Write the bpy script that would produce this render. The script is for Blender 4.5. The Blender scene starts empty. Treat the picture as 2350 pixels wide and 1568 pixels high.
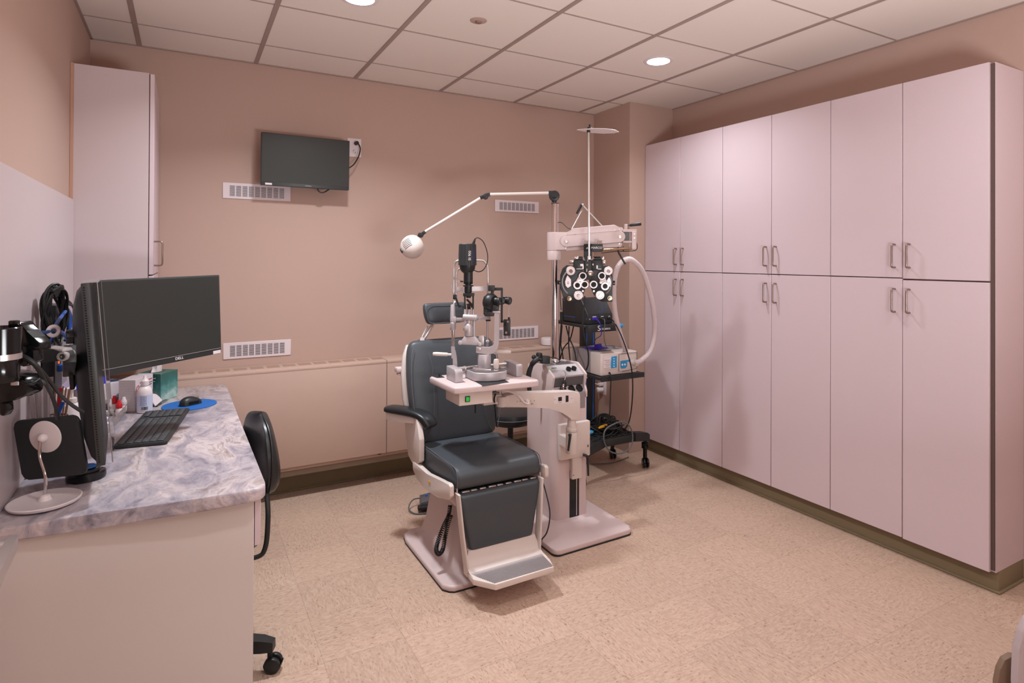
import bpy, bmesh, math, random
from mathutils import Vector as V, Matrix
random.seed(7)
PI = math.pi
COL = bpy.context.scene.collection
WL = {}

def lin(h):
    h = h.lstrip('#')
    o = []
    for i in (0, 2, 4):
        c = int(h[i:i+2], 16) / 255
        o.append(c / 12.92 if c <= .04045 else ((c + .055) / 1.055) ** 2.4)
    return (*o, 1)

def fr(o=(0, 0, 0), x=(1, 0, 0), z=(0, 0, 1)):
    z = V(z).normalized(); x = V(x); x = (x - z * x.dot(z)).normalized(); y = z.cross(x)
    m = Matrix((x, y, z)).transposed().to_4x4(); m.translation = V(o)
    return m

def perp(d):
    d = V(d).normalized()
    a = V((0, 0, 1)) if abs(d.z) < .9 else V((1, 0, 0))
    return d.cross(a).normalized()

class MB:
    """collects shapes into one mesh"""
    def __init__(s, T=None):
        s.bm = bmesh.new(); s.T = T; s.mi = 0
    def _merge(s, b, M=None):
        T = s.T if M is None else (M if s.T is None else s.T @ M)
        if T is not None: bmesh.ops.transform(b, matrix=T, verts=b.verts)
        bmesh.ops.recalc_face_normals(b, faces=b.faces)
        for f in b.faces: f.material_index = s.mi; f.smooth = True
        me = bpy.data.meshes.new('t'); b.to_mesh(me); b.free(); s.bm.from_mesh(me); bpy.data.meshes.remove(me)
        return s
    def _bev(s, b, w, seg, edges=None):
        if w > 0: bmesh.ops.bevel(b, geom=edges or b.edges[:], offset=w, segments=seg, profile=.5, affect='EDGES', clamp_overlap=True)
    def box(s, lo, hi, bev=0, seg=2, M=None):
        b = bmesh.new(); bmesh.ops.create_cube(b, size=1)
        lo, hi = V(lo), V(hi)
        for v in b.verts: v.co = V(((v.co[i] + .5) * (hi[i] - lo[i]) + lo[i]) for i in range(3))
        s._bev(b, bev, seg)
        return s._merge(b, M)
    def obox(s, c, size, M=None, bev=0, seg=2):
        h = V(size) / 2
        m = Matrix.Translation(V(c))
        if M is not None: m = m @ M.to_3x3().to_4x4()
        return s.box(-h, h, bev, seg, m)
    def beam(s, p0, p1, w, h, bev=0, up=(0, 0, 1)):
        p0, p1 = V(p0), V(p1); d = p1 - p0
        x = d.normalized(); z = V(up); z = (z - x * z.dot(x)).normalized()
        return s.box((0, -w / 2, -h / 2), (d.length, w / 2, h / 2), bev, 2, fr(p0, x, z))
    def lathe(s, prof, o=(0, 0, 0), ax=(0, 0, 1), n=32, a0=0, a1=2 * PI, cap=True):
        b = bmesh.new(); full = abs(a1 - a0 - 2 * PI) < 1e-6
        rings = []
        cnt = n if full else n + 1
        for r, z in prof:
            if r < 1e-6: rings.append([b.verts.new((0, 0, z))])
            else: rings.append([b.verts.new((r * math.cos(a0 + (a1 - a0) * i / n), r * math.sin(a0 + (a1 - a0) * i / n), z)) for i in range(cnt)])
        for A, B in zip(rings, rings[1:]):
            for i in range(n):
                j = (i + 1) % cnt
                if len(A) == 1 and len(B) == 1: continue
                if len(A) == 1: b.faces.new((A[0], B[i], B[j]))
                elif len(B) == 1: b.faces.new((A[i], A[j], B[0]))
                else: b.faces.new((A[i], A[j], B[j], B[i]))
        for R in (rings[0], rings[-1]):
            if cap and len(R) > 2 and full: b.faces.new(R)
        return s._merge(b, fr(o, perp(ax), ax))
    def cyl(s, p0, p1, r0, r1=None, n=24, bev=0):
        p0, p1 = V(p0), V(p1); L = (p1 - p0).length; r1 = r0 if r1 is None else r1
        if bev > 0: pr = [(r0 - bev, 0), (r0 - bev * .3, bev * .3), (r0, bev), (r1, L - bev), (r1 - bev * .3, L - bev * .3), (r1 - bev, L)]
        else: pr = [(r0, 0), (r1, L)]
        return s.lathe(pr, p0, p1 - p0, n)
    def ball(s, c, r, sc=(1, 1, 1), M=None, n=24):
        b = bmesh.new(); bmesh.ops.create_uvsphere(b, u_segments=n, v_segments=n // 2, radius=r)
        m = Matrix.Translation(V(c))
        if M is not None: m = m @ M.to_3x3().to_4x4()
        return s._merge(b, m @ Matrix.Diagonal((*sc, 1)))
    def tube(s, pts, r, n=8, sub=5, closed=False, ridge=0, flat=1):
        P = [V(p) for p in pts]
        if sub > 1 and len(P) > 2:
            Q = []
            m = len(P)
            for i in range(m if closed else m - 1):
                p0, p1, p2, p3 = (P[(i - 1) % m], P[i], P[(i + 1) % m], P[(i + 2) % m]) if closed else (P[max(i - 1, 0)], P[i], P[i + 1], P[min(i + 2, m - 1)])
                for k in range(sub):
                    t = k / sub
                    Q.append(.5 * (2 * p1 + (p2 - p0) * t + (2 * p0 - 5 * p1 + 4 * p2 - p3) * t * t + (3 * p1 - p0 - 3 * p2 + p3) * t ** 3))
            if not closed: Q.append(P[-1])
            P = Q
        b = bmesh.new(); rings = []; m = len(P); nrm = None
        for i, p in enumerate(P):
            t = ((P[(i + 1) % m] - P[i - 1]) if closed else (P[min(i + 1, m - 1)] - P[max(i - 1, 0)])).normalized()
            if nrm is None: nrm = perp(t)
            nrm = (nrm - t * nrm.dot(t))
            nrm = nrm.normalized() if nrm.length > 1e-6 else perp(t)
            bi = t.cross(nrm)
            rr = r(i / (m - 1)) if callable(r) else r
            if ridge: rr *= 1 + ridge * (1 if i % 2 else -1)
            rings.append([b.verts.new(p + (nrm * math.cos(2 * PI * k / n) + bi * math.sin(2 * PI * k / n) * flat) * rr) for k in range(n)])
        for i in range(m if closed else m - 1):
            A, B = rings[i], rings[(i + 1) % m]
            for k in range(n): b.faces.new((A[k], A[(k + 1) % n], B[(k + 1) % n], B[k]))
        if not closed: b.faces.new(rings[0]); b.faces.new(rings[-1])
        return s._merge(b)
    def prism(s, poly, h, M=None, bev=0, seg=2, rim=False):
        """poly in the frame's xy plane, extruded from z=0 to z=h"""
        b = bmesh.new()
        A = [b.verts.new((x, y, 0)) for x, y in poly]; B = [b.verts.new((x, y, h)) for x, y in poly]
        n = len(poly); b.faces.new(A); b.faces.new(B)
        cap = []
        for i in range(n): b.faces.new((A[i], A[(i + 1) % n], B[(i + 1) % n], B[i]))
        b.edges.ensure_lookup_table()
        if bev > 0:
            e = [e for e in b.edges if abs(e.verts[0].co.z - e.verts[1].co.z) < 1e-9] if rim else b.edges[:]
            s._bev(b, bev, seg, e)
        return s._merge(b, M)
    def loft(s, rings, caps=True, M=None):
        b = bmesh.new(); R = [[b.verts.new(V(p)) for p in r] for r in rings]; n = len(rings[0])
        for A, B in zip(R, R[1:]):
            for k in range(n): b.faces.new((A[k], A[(k + 1) % n], B[(k + 1) % n], B[k]))
        if caps: b.faces.new(R[0]); b.faces.new(R[-1])
        return s._merge(b, M)
    def quad(s, *p, M=None):
        b = bmesh.new(); b.faces.new([b.verts.new(V(q)) for q in p])
        return s._merge(b, M)
    def torus(s, c, R, r, ax=(0, 0, 1), n=32, m=10):
        F = fr(c, perp(ax), ax)
        return s.tube([F @ V((R * math.cos(2 * PI * i / n), R * math.sin(2 * PI * i / n), 0)) for i in range(n)], r, m, 1, True)
    def mesh(s, name, ang=38):
        me = bpy.data.meshes.new(name); s.bm.to_mesh(me); s.bm.free()
        me.set_sharp_from_angle(angle=math.radians(ang))
        return me

def rrect(w, h, r, n=5, cx=0, cy=0):
    o = []
    for qx, qy, a in ((1, 1, 0), (-1, 1, 90), (-1, -1, 180), (1, -1, 270)):
        for i in range(n + 1):
            t = math.radians(a + 90 * i / n)
            o.append((cx + qx * (w / 2 - r) + r * math.cos(t), cy + qy * (h / 2 - r) + r * math.sin(t)))
    return o

def circ(r, n=32, cx=0, cy=0): return [(cx + r * math.cos(2 * PI * i / n), cy + r * math.sin(2 * PI * i / n)) for i in range(n)]

def setp(o, label=None, cat=None, group=None, kind=None):
    for k, v in (('label', label), ('category', cat), ('group', group), ('kind', kind)):
        if v: o[k] = v
    return o

def thing(name, label, cat, loc=(0, 0, 0), group=None):
    o = bpy.data.objects.new(name, None); COL.objects.link(o); o.location = loc; o.empty_display_size = .05
    WL[o.name] = V(loc)
    return setp(o, label, cat, group)

def part(name, mb, mats, parent, label=None, ang=38, sub=0, kind=None):
    me = mb.mesh(name, ang); o = bpy.data.objects.new(name, me); COL.objects.link(o)
    w = WL[parent.name]
    me.transform(Matrix.Translation(-w)); o.parent = parent; WL[o.name] = w
    for m in (mats if isinstance(mats, (list, tuple)) else [mats]): me.materials.append(m)
    if sub:
        md = o.modifiers.new('s', 'SUBSURF'); md.levels = md.render_levels = sub
    return setp(o, label, kind=kind)

def single(name, mb, mats, label=None, cat=None, group=None, kind=None, ang=38, sub=0):
    me = mb.mesh(name, ang); o = bpy.data.objects.new(name, me); COL.objects.link(o)
    xs = [v.co for v in me.vertices]
    c = V(((min(p.x for p in xs) + max(p.x for p in xs)) / 2, (min(p.y for p in xs) + max(p.y for p in xs)) / 2, min(p.z for p in xs)))
    me.transform(Matrix.Translation(-c)); o.location = c; WL[o.name] = c
    for m in (mats if isinstance(mats, (list, tuple)) else [mats]): me.materials.append(m)
    if sub:
        md = o.modifiers.new('s', 'SUBSURF'); md.levels = md.render_levels = sub
    return setp(o, label, cat, group, kind)

def struct(name, mb, mats, ang=30): return single(name, mb, mats, kind='structure', ang=ang)

def dup(root, loc, label, rz=0):
    r = root.copy(); COL.objects.link(r); r.location = loc; r.rotation_euler = (0, 0, rz); r['label'] = label
    for ch in list(root.children):
        c = ch.copy(); COL.objects.link(c); c.parent = r
        for g in ch.children:
            d = g.copy(); COL.objects.link(d); d.parent = c
    return r

def text(name, body, size, M, mat, parent, ext=.0004, align='CENTER', label=None, sx=1):
    cu = bpy.data.curves.new(name, 'FONT'); cu.body = body; cu.size = size; cu.extrude = ext; cu.align_x = align; cu.align_y = 'CENTER'
    o = bpy.data.objects.new(name, cu); COL.objects.link(o)
    bpy.context.view_layer.update()
    me = bpy.data.meshes.new_from_object(o.evaluated_get(bpy.context.evaluated_depsgraph_get()))
    bpy.data.objects.remove(o); bpy.data.curves.remove(cu)
    me.name = name
    me.transform(M @ Matrix.Diagonal((sx, 1, 1, 1))); me.transform(Matrix.Translation(-WL[parent.name]))
    o = bpy.data.objects.new(name, me); COL.objects.link(o); o.parent = parent; WL[o.name] = WL[parent.name]
    me.materials.clear(); me.materials.append(mat)
    return setp(o, label)

# ---------------------------------------------------------------- materials
def nodes(name):
    m = bpy.data.materials.new(name); m.use_nodes = True
    nt = m.node_tree; p = nt.nodes['Principled BSDF']
    def N(t, **k):
        n = nt.nodes.new('ShaderNode' + t)
        for a, v in k.items():
            if a.startswith('i_'):
                key = a[2:]; n.inputs[int(key) if key.isdigit() else key.replace('_', ' ')].default_value = v
            else: setattr(n, a, v)
        return n
    return m, nt, p, N, nt.links.new

def mat(name, col, rough=.5, metal=0, var=.06, vs=9, bump=0, bs=200, coat=0, spec=.5, trans=0, alpha=1, emit=0, ior=1.45):
    m, nt, p, N, L = nodes(name)
    c = lin(col)
    tc = N('TexCoord'); no = N('TexNoise', i_Scale=vs, i_Detail=3)
    L(tc.outputs['Object'], no.inputs['Vector'])
    mx = N('MixRGB', i_Color1=(*[x * (1 - var) for x in c[:3]], 1), i_Color2=(*[min(1, x * (1 + var)) for x in c[:3]], 1))
    L(no.outputs['Fac'], mx.inputs['Fac']); L(mx.outputs['Color'], p.inputs['Base Color'])
    p.inputs['Roughness'].default_value = rough; p.inputs['Metallic'].default_value = metal
    p.inputs['Specular IOR Level'].default_value = spec; p.inputs['Coat Weight'].default_value = coat
    p.inputs['Transmission Weight'].default_value = trans; p.inputs['Alpha'].default_value = alpha; p.inputs['IOR'].default_value = ior
    if emit: p.inputs['Emission Color'].default_value = c; p.inputs['Emission Strength'].default_value = emit
    if bump:
        n2 = N('TexNoise', i_Scale=bs, i_Detail=4); L(tc.outputs['Object'], n2.inputs['Vector'])
        b = N('Bump', i_Strength=bump, i_Distance=.002); L(n2.outputs['Fac'], b.inputs['Height']); L(b.outputs['Normal'], p.inputs['Normal'])
    return m

RH, FW = V((.8711, -.4911, 0)), V((.4911, .8711, 0))
def face(p, s): return fr(p, RH, -FW) @ Matrix.Diagonal((s, s, s, 1))
def ramp(N, stops):
    r = N('ValToRGB'); cr = r.color_ramp
    while len(cr.elements) < len(stops): cr.elements.new(.5)
    for e, (p, c) in zip(cr.elements, stops): e.position = p; e.color = lin(c) if isinstance(c, str) else (c, c, c, 1)
    return r

def floor_mat():
    m, nt, p, N, L = nodes('vinyl_floor_tile')
    tc = N('TexCoord'); mp = N('Mapping'); mp.inputs['Location'].default_value = (-.479, -2.428, 0); mp.inputs['Scale'].default_value = (1 / .305, 1 / .305, 1)
    g = N('NewGeometry'); L(g.outputs['Position'], mp.inputs['Vector'])
    sp = N('SeparateXYZ'); L(mp.outputs['Vector'], sp.inputs[0])
    def M(op, a, b=None):
        n = N('Math', operation=op)
        for i, q in enumerate((a, b)):
            if q is None: continue
            if isinstance(q, (int, float)): n.inputs[i].default_value = q
            else: L(q, n.inputs[i])
        return n.outputs[0]
    x, y = sp.outputs[0], sp.outputs[1]
    fx, fy = M('FLOOR', x), M('FLOOR', y)
    ck = M('ABSOLUTE', M('MODULO', M('ADD', fx, fy), 2))
    ix = N('CombineXYZ'); L(fx, ix.inputs[0]); L(fy, ix.inputs[1])
    wn = N('TexWhiteNoise'); L(ix.outputs[0], wn.inputs[0])
    # streak coordinates, turned a quarter on every other tile
    a1, b1 = N('CombineXYZ'), N('CombineXYZ')
    L(M('MULTIPLY', x, 15), a1.inputs[0]); L(M('MULTIPLY', y, 40), a1.inputs[1])
    L(M('MULTIPLY', y, 15), b1.inputs[0]); L(M('MULTIPLY', x, 40), b1.inputs[1])
    mx = N('MixRGB'); L(ck, mx.inputs[0]); L(a1.outputs[0], mx.inputs[1]); L(b1.outputs[0], mx.inputs[2])
    off = N('VectorMath', operation='SCALE'); L(wn.outputs['Color'], off.inputs[0]); off.inputs['Scale'].default_value = 60
    ad = N('VectorMath', operation='ADD'); L(mx.outputs[0], ad.inputs[0]); L(off.outputs[0], ad.inputs[1])
    n1 = N('TexNoise', i_Scale=1.25, i_Detail=2, i_Roughness=.55); L(ad.outputs[0], n1.inputs['Vector'])
    n2 = N('TexNoise', i_Scale=.8, i_Detail=2); 
    ad2 = N('VectorMath', operation='ADD'); L(ad.outputs[0], ad2.inputs[0]); ad2.inputs[1].default_value = (31, 17, 5); L(ad2.outputs[0], n2.inputs['Vector'])
    base = ramp(N, [(0, FLOOR_C[0]), (.42, FLOOR_C[1]), (.62, FLOOR_C[2]), (1, FLOOR_C[3])]); L(n2.outputs['Fac'], base.inputs[0])
    fl = ramp(N, [(.0, 0.), (.60, 0.), (.69, .7), (1, .95)]); L(n1.outputs['Fac'], fl.inputs[0])
    m2 = N('MixRGB'); L(fl.outputs[0], m2.inputs[0]); L(base.outputs[0], m2.inputs[1]); m2.inputs[2].default_value = lin(FLOOR_C[4])
    fl2 = ramp(N, [(0, 1.), (.27, .7), (.34, 0.), (1, 0.)]); L(n1.outputs['Fac'], fl2.inputs[0])
    m3 = N('MixRGB'); L(fl2.outputs[0], m3.inputs[0]); L(m2.outputs[0], m3.inputs[1]); m3.inputs[2].default_value = lin(FLOOR_C[5])
    # seams and slight tone change from tile to tile
    ex = M('MINIMUM', M('FRACT', x), M('SUBTRACT', 1, M('FRACT', x))); ey = M('MINIMUM', M('FRACT', y), M('SUBTRACT', 1, M('FRACT', y)))
    se = M('LESS_THAN', M('MINIMUM', ex, ey), .0035)
    m4 = N('MixRGB', blend_type='MULTIPLY'); L(M('MULTIPLY', se, .28), m4.inputs[0]); L(m3.outputs[0], m4.inputs[1]); m4.inputs[2].default_value = (.25, .17, .12, 1)
    hv = N('HueSaturation'); L(M('ADD', .95, M('MULTIPLY', wn.outputs['Value'], .1)), hv.inputs['Value']); L(m4.outputs[0], hv.inputs['Color'])
    L(hv.outputs[0], p.inputs['Base Color']); p.inputs['Roughness'].default_value = .42; p.inputs['Specular IOR Level'].default_value = .35
    return m

def stone_mat():
    m, nt, p, N, L = nodes('veined_laminate')
    g = N('NewGeometry'); mp = N('Mapping'); L(g.outputs['Position'], mp.inputs['Vector']); mp.inputs['Scale'].default_value = (2.0, .95, 1.6); mp.inputs['Rotation'].default_value = (0, 0, .3)
    w = N('TexNoise', i_Scale=2.2, i_Detail=3, i_Roughness=.5); L(mp.outputs[0], w.inputs['Vector'])
    sc = N('VectorMath', operation='SCALE'); L(w.outputs['Color'], sc.inputs[0]); sc.inputs['Scale'].default_value = .55
    ad = N('VectorMath', operation='ADD'); L(mp.outputs[0], ad.inputs[0]); L(sc.outputs[0], ad.inputs[1])
    n1 = N('TexNoise', i_Scale=4.4, i_Detail=9, i_Roughness=.68, i_Distortion=.45); L(ad.outputs[0], n1.inputs['Vector'])
    r1 = ramp(N, [(.2, '#6b6c7e'), (.37, '#85828f'), (.46, '#aea2a7'), (.525, '#cbbfc0'), (.58, '#a99b9a'), (.65, '#8d7d79'), (.78, '#bbafb0')]); L(n1.outputs['Fac'], r1.inputs[0])
    n2 = N('TexNoise', i_Scale=1.7, i_Detail=4, i_Distortion=.6); L(ad.outputs[0], n2.inputs['Vector'])
    r2 = ramp(N, [(.44, 0.), (.6, .75), (1, .9)]); L(n2.outputs['Fac'], r2.inputs[0])
    n3 = N('TexNoise', i_Scale=9, i_Detail=8, i_Roughness=.68, i_Distortion=.4); L(ad.outputs[0], n3.inputs['Vector'])
    r3 = ramp(N, [(.36, '#5d5c6a'), (.46, '#8f8b98'), (.58, '#a9a2a9'), (.68, '#cdbfc2')]); L(n3.outputs['Fac'], r3.inputs[0])
    mx = N('MixRGB'); L(r2.outputs[0], mx.inputs[0]); L(r1.outputs[0], mx.inputs[1]); L(r3.outputs[0], mx.inputs[2])
    n4 = N('TexNoise', i_Scale=30, i_Detail=6, i_Roughness=.75); L(ad.outputs[0], n4.inputs['Vector'])
    r4 = ramp(N, [(.3, .6), (.38, 0.), (1, 0.)]); L(n4.outputs['Fac'], r4.inputs[0])
    m2 = N('MixRGB'); L(r4.outputs[0], m2.inputs[0]); L(mx.outputs[0], m2.inputs[1]); m2.inputs[2].default_value = lin('#4d5866')
    L(m2.outputs[0], p.inputs['Base Color']); p.inputs['Roughness'].default_value = .34
    return m

def tissue_mat():
    m, nt, p, N, L = nodes('printed_tissue_carton')
    g = N('NewGeometry'); sp = N('SeparateXYZ'); L(g.outputs['Position'], sp.inputs[0])
    no = N('TexNoise', i_Scale=16, i_Detail=5, i_Distortion=.6); L(g.outputs['Position'], no.inputs['Vector'])
    a = N('Math', operation='MULTIPLY_ADD'); L(no.outputs['Fac'], a.inputs[0]); a.inputs[1].default_value = .16; L(sp.outputs[2], a.inputs[2])
    mr = N('MapRange'); L(a.outputs[0], mr.inputs[0]); mr.inputs[1].default_value = .82; mr.inputs[2].default_value = 1.0
    r = ramp(N, [(0, '#7fa9a6'), (.25, '#a9c3bf'), (.45, '#5f9490'), (.65, '#2d6f6b'), (.85, '#2f5f58'), (1, '#356259')]); L(mr.outputs[0], r.inputs[0])
    L(r.outputs[0], p.inputs['Base Color']); p.inputs['Roughness'].default_value = .5
    return m

def ceiling_mat():
    m, nt, p, N, L = nodes('mineral_ceiling_tile')
    g = N('NewGeometry'); n = N('TexNoise', i_Scale=150, i_Detail=4); L(g.outputs['Position'], n.inputs['Vector'])
    c = lin(CEIL_C); mx = N('MixRGB', i_Color1=(*[q * .97 for q in c[:3]], 1), i_Color2=(*[q * 1.03 for q in c[:3]], 1)); L(n.outputs['Fac'], mx.inputs[0]); L(mx.outputs[0], p.inputs['Base Color'])
    b = N('Bump', i_Strength=.08, i_Distance=.002); L(n.outputs['Fac'], b.inputs['Height']); L(b.outputs[0], p.inputs['Normal'])
    p.inputs['Roughness'].default_value = .85; p.inputs['Specular IOR Level'].default_value = .2
    return m

def printed_mat(name, paper, ink, scale=420, aspect=.25, thr=.52):
    """card printed with rows of tiny illegible type"""
    m, nt, p, N, L = nodes(name)
    tc = N('TexCoord'); mp = N('Mapping'); L(tc.outputs['Object'], mp.inputs['Vector']); mp.inputs['Scale'].default_value = (1, 1, 1)
    sp = N('SeparateXYZ'); L(mp.outputs[0], sp.inputs[0])
    wv = N('Math', operation='SINE'); k = N('Math', operation='MULTIPLY'); L(sp.outputs[2], k.inputs[0]); k.inputs[1].default_value = 1500; L(k.outputs[0], wv.inputs[0])
    n = N('TexNoise', i_Scale=300, i_Detail=1); L(mp.outputs[0], n.inputs['Vector'])
    a = N('Math', operation='MULTIPLY'); L(wv.outputs[0], a.inputs[0]); L(n.outputs['Fac'], a.inputs[1])
    r = ramp(N, [(.0, 0.), (.28, 0.), (.4, .6), (1, .7)]); L(a.outputs[0], r.inputs[0])
    mx = N('MixRGB', i_Color1=lin(paper), i_Color2=lin(ink)); L(r.outputs[0], mx.inputs[0]); L(mx.outputs[0], p.inputs['Base Color'])
    p.inputs['Roughness'].default_value = .6
    return m

FLOOR_C = ('#ac907f', '#b69b89', '#c0a694', '#c8b1a1', '#826557', '#a58772')
CEIL_C = '#e5dcd5'
M_FLOOR, M_STONE, M_TISSUE, M_CEIL = floor_mat(), stone_mat(), tissue_mat(), ceiling_mat()
M_GRID = mat('ceiling_grid_steel', '#a08f88', .5)
M_WALL = mat('painted_wall', '#b89d91', .75, var=.02, vs=2, bump=.05, bs=300, spec=.25)
M_TRIM = mat('olive_vinyl_base', '#7d7158', .5, var=.04)
M_RADI = mat('painted_steel_cover', '#bda294', .55, var=.02)
M_LAM = mat('white_laminate', '#cfbec4', .3, var=.015, vs=3, spec=.45)
M_DESK = mat('warm_white_laminate', '#d0c9c6', .35, var=.015, vs=3)
M_LAM2 = mat('soft_white_laminate', '#c2b3b5', .35, var=.015, vs=3)
M_GAP = mat('dark_gap', '#5c4a45', .8)
M_NICK = mat('brushed_nickel', '#a08f86', .3, 1)
M_CHROME = mat('chrome', '#d2ccca', .1, 1, var=.02)
M_STEEL = mat('satin_steel', '#c9c3c2', .33, .85, var=.03)
M_ALU = mat('silver_paint', '#b4adb0', .4, .3, var=.03)
M_PUTTY = mat('putty_plastic', '#cbb9b8', .38, var=.02)
M_CREAM = mat('cream_plastic', '#d2c6c0', .42, var=.02)
M_WHITE = mat('white_plastic', '#ded3d4', .4, var=.02)
M_GRILL = mat('white_register', '#d9cccf', .5, var=.01)
M_BLACK = mat('black_plastic', '#1e2022', .42, var=.1)
M_BLACKM = mat('matte_black_metal', '#26292b', .5, .0, var=.1)
M_GLOSSB = mat('gloss_black', '#101113', .15, var=.05)
M_SCREEN = mat('dark_screen', '#30312f', .33, var=.05, spec=.4)
M_BEZEL = mat('monitor_black', '#343738', .4, var=.05)
M_LEATH = mat('charcoal_vinyl', '#43484d', .42, var=.08, vs=5, bump=.12, bs=260, spec=.4)
M_LEATHB = mat('black_vinyl', '#222426', .36, var=.1, vs=6, bump=.1, bs=240)
M_PIPE = mat('seam_thread', '#5a5c63', .6)
M_RUBBER = mat('rubber_cable', '#17181a', .5)
M_GREYC = mat('grey_cable', '#5c5f60', .5)
M_GREYP = mat('grey_plastic', '#8d8688', .45)
M_DGREY = mat('dark_grey_panel', '#58565a', .4)
M_BLUE = mat('blue_cable', '#2455a8', .45)
M_BLUEP = mat('blue_pad', '#1b62ae', .7, bump=.1, bs=400)
M_STRIPE = mat('blue_stripe', '#2a5fae', .4)
M_CYAN = mat('blue_label', '#2b8fc8', .4)
M_VIOL = mat('violet_cable', '#3a24a8', .45)
M_RED = mat('red_plastic', '#c8202e', .35)
M_GREEN = mat('green_light', '#1fae3a', .35, emit=.35)
M_LGREEN = mat('green_logo', '#7edc7e', .4)
M_YEL = mat('yellow_tie', '#d9a21f', .5)
M_WOOD = mat('bare_wood', '#c39872', .6)
M_INK = mat('white_ink', '#e8e4e4', .5)
M_DINK = mat('dark_ink', '#4a4446', .6)
M_BINK = mat('blue_ink', '#31469a', .5)
M_RINK = mat('red_ink', '#c0453f', .5)
M_PURP = mat('purple_print', '#5b2a7a', .5)
M_PAPER = mat('white_card', '#d8cdd2', .6)
M_GCARD = mat('grey_card', '#a9a0a6', .6)
M_PRINT = printed_mat('printed_card', '#c3b8ba', '#6d6268')
M_GLOVE = mat('blue_nitrile', '#2f3bd0', .5)
M_CLEAR = mat('clear_acrylic', '#eef0f2', .03, trans=1, var=0, ior=1.06)
M_FILM = mat('cloudy_film', '#cfc6c8', .3, alpha=.45, var=.1)
M_HOSE = mat('milky_hose', '#e2d6d8', .35, alpha=.72, var=.03)
M_LENS = mat('dark_lens', '#20262a', .08, var=.1, coat=.5)
M_DIAL = mat('silver_dial', '#c9bcbc', .3, .5, var=.12, vs=60)
M_BRASS = mat('warm_steel', '#b59a80', .25, 1)
M_LIGHT = mat('lit_diffuser', '#fff6f0', .4, emit=22, var=0)
# ---------------------------------------------------------------- room shell
XL, XR, YB, YF, ZC = -.468, 3.41, 4.045, -2.2, 2.70
struct('floor', MB().box((XL - .1, YF - .1, -.1), (XR + .1, YB + .1, 0)), M_FLOOR)
struct('ceiling', MB().box((XL - .1, YF - .1, ZC), (XR + .1, YB + .1, ZC + .1)), M_CEIL)
struct('wall_left', MB().box((XL - .1, YF, 0), (XL, YB, ZC)), M_WALL)
struct('wall_right', MB().box((XR, YF, 0), (XR + .1, YB, ZC)), M_WALL)
struct('wall_back', MB().box((XL - .1, YB, 0), (XR + .1, YB + .1, ZC)), M_WALL)
struct('wall_front', MB().box((XL - .1, YF - .1, 0), (XR + .1, YF, ZC)), M_WALL)
struct('wall_corner', MB().box((2.968, 3.58, 0), (XR, YB, ZC), .002, 1), M_WALL)
g = MB()
for i in range(-1, 7):
    x = -.237 + .61 * i
    if XL + .02 < x < XR: g.box((x - .0115, YF, ZC - .005), (x + .0115, YB, ZC + .002))
for j in range(0, 10):
    y = 3.669 - .61 * j
    if y > YF: g.box((XL, y - .004, ZC - .0035), (XR, y + .004, ZC + .002))
for lo, hi in (((XL, YF, ZC - .006), (XL + .012, YB, ZC)), ((XR - .012, YF, ZC - .006), (XR, YB, ZC)), ((XL, YB - .012, ZC - .006), (2.968, YB, ZC))): g.box(lo, hi)
struct('trim_1', g, M_GRID)
b = MB().box((XL, YB - .012, 0), (2.968, YB, .14), .003, 1); b.box((XL, YB - .018, .004), (2.968, YB - .01, .012)); b.box((XL, YB - .014, .138), (2.968, YB, .146))
struct('baseboard_back', b, M_TRIM)
b = MB().box((3.165, 1.272, 0), (XR, 3.578, .1), .004, 2); b.box((3.157, 1.264, 0), (XR, 3.578, .012), .005, 2)
struct('baseboard_right', b, M_TRIM)
# the door leaf stands open beside the camera; its lever reaches into the picture
d = struct('door_1', MB().box((-.345, .42, .005), (-.303, 1.31, 2.05), .003, 1), M_LAM)
h = MB(); h.cyl((-.303, 1.272, 1.012), (-.292, 1.272, 1.012), .026, n=28, bev=.003)
h.beam((-.292, 1.272, 1.008), (-.243, 1.272, 1.008), .022, .022, .004)
h.loft([[(x - .007, y, z - .012), (x + .007, y, z - .012), (x + .007, y, z + .012), (x - .007, y, z + .012)] for x, y, z in ((-.2485, 1.286, 1.008), (-.2475, 1.25, 1.008), (-.2455, 1.17, 1.003), (-.25, 1.08, .992), (-.262, 1.0, .985))])
part('door_handle', h, M_STEEL, d, 'satin steel lever handle')

# radiator cover along the back wall
r = thing('radiator_cover', 'long beige steel radiator cover with slotted top sill under the wall registers', 'radiator cover', (1.1, 3.94, 0))
b = MB()
b.box((XL + .002, 3.84, .212), (2.72, 3.86, .815), .006, 2)
b.box((XL + .002, 3.838, .795), (2.72, YB - .002, .818), .007, 2)
b.box((2.705, 3.85, .212), (2.72, YB - .002, .8)); b.box((XL + .002, 3.86, .19), (2.72, YB - .02, .222))
part('cover_panel', b, M_RADI, r)
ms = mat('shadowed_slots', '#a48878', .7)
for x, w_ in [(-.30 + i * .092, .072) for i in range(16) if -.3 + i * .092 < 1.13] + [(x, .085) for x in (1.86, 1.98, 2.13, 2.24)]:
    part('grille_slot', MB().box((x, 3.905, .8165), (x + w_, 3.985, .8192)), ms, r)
for x in (1.151, 2.62): part('panel_joint', MB().box((x, 3.8372, .212), (x + .0025, 4.0, .8187)), M_GAP, r)
b = MB().box((XL + .002, 3.875, .15), (2.72, 3.99, .192)); b.box((1.1, 3.86, .2), (1.125, 3.868, .216), .002, 1)
part('lower_channel', b, mat('shadowed_channel', '#8b7c6b', .6), r)

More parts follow.
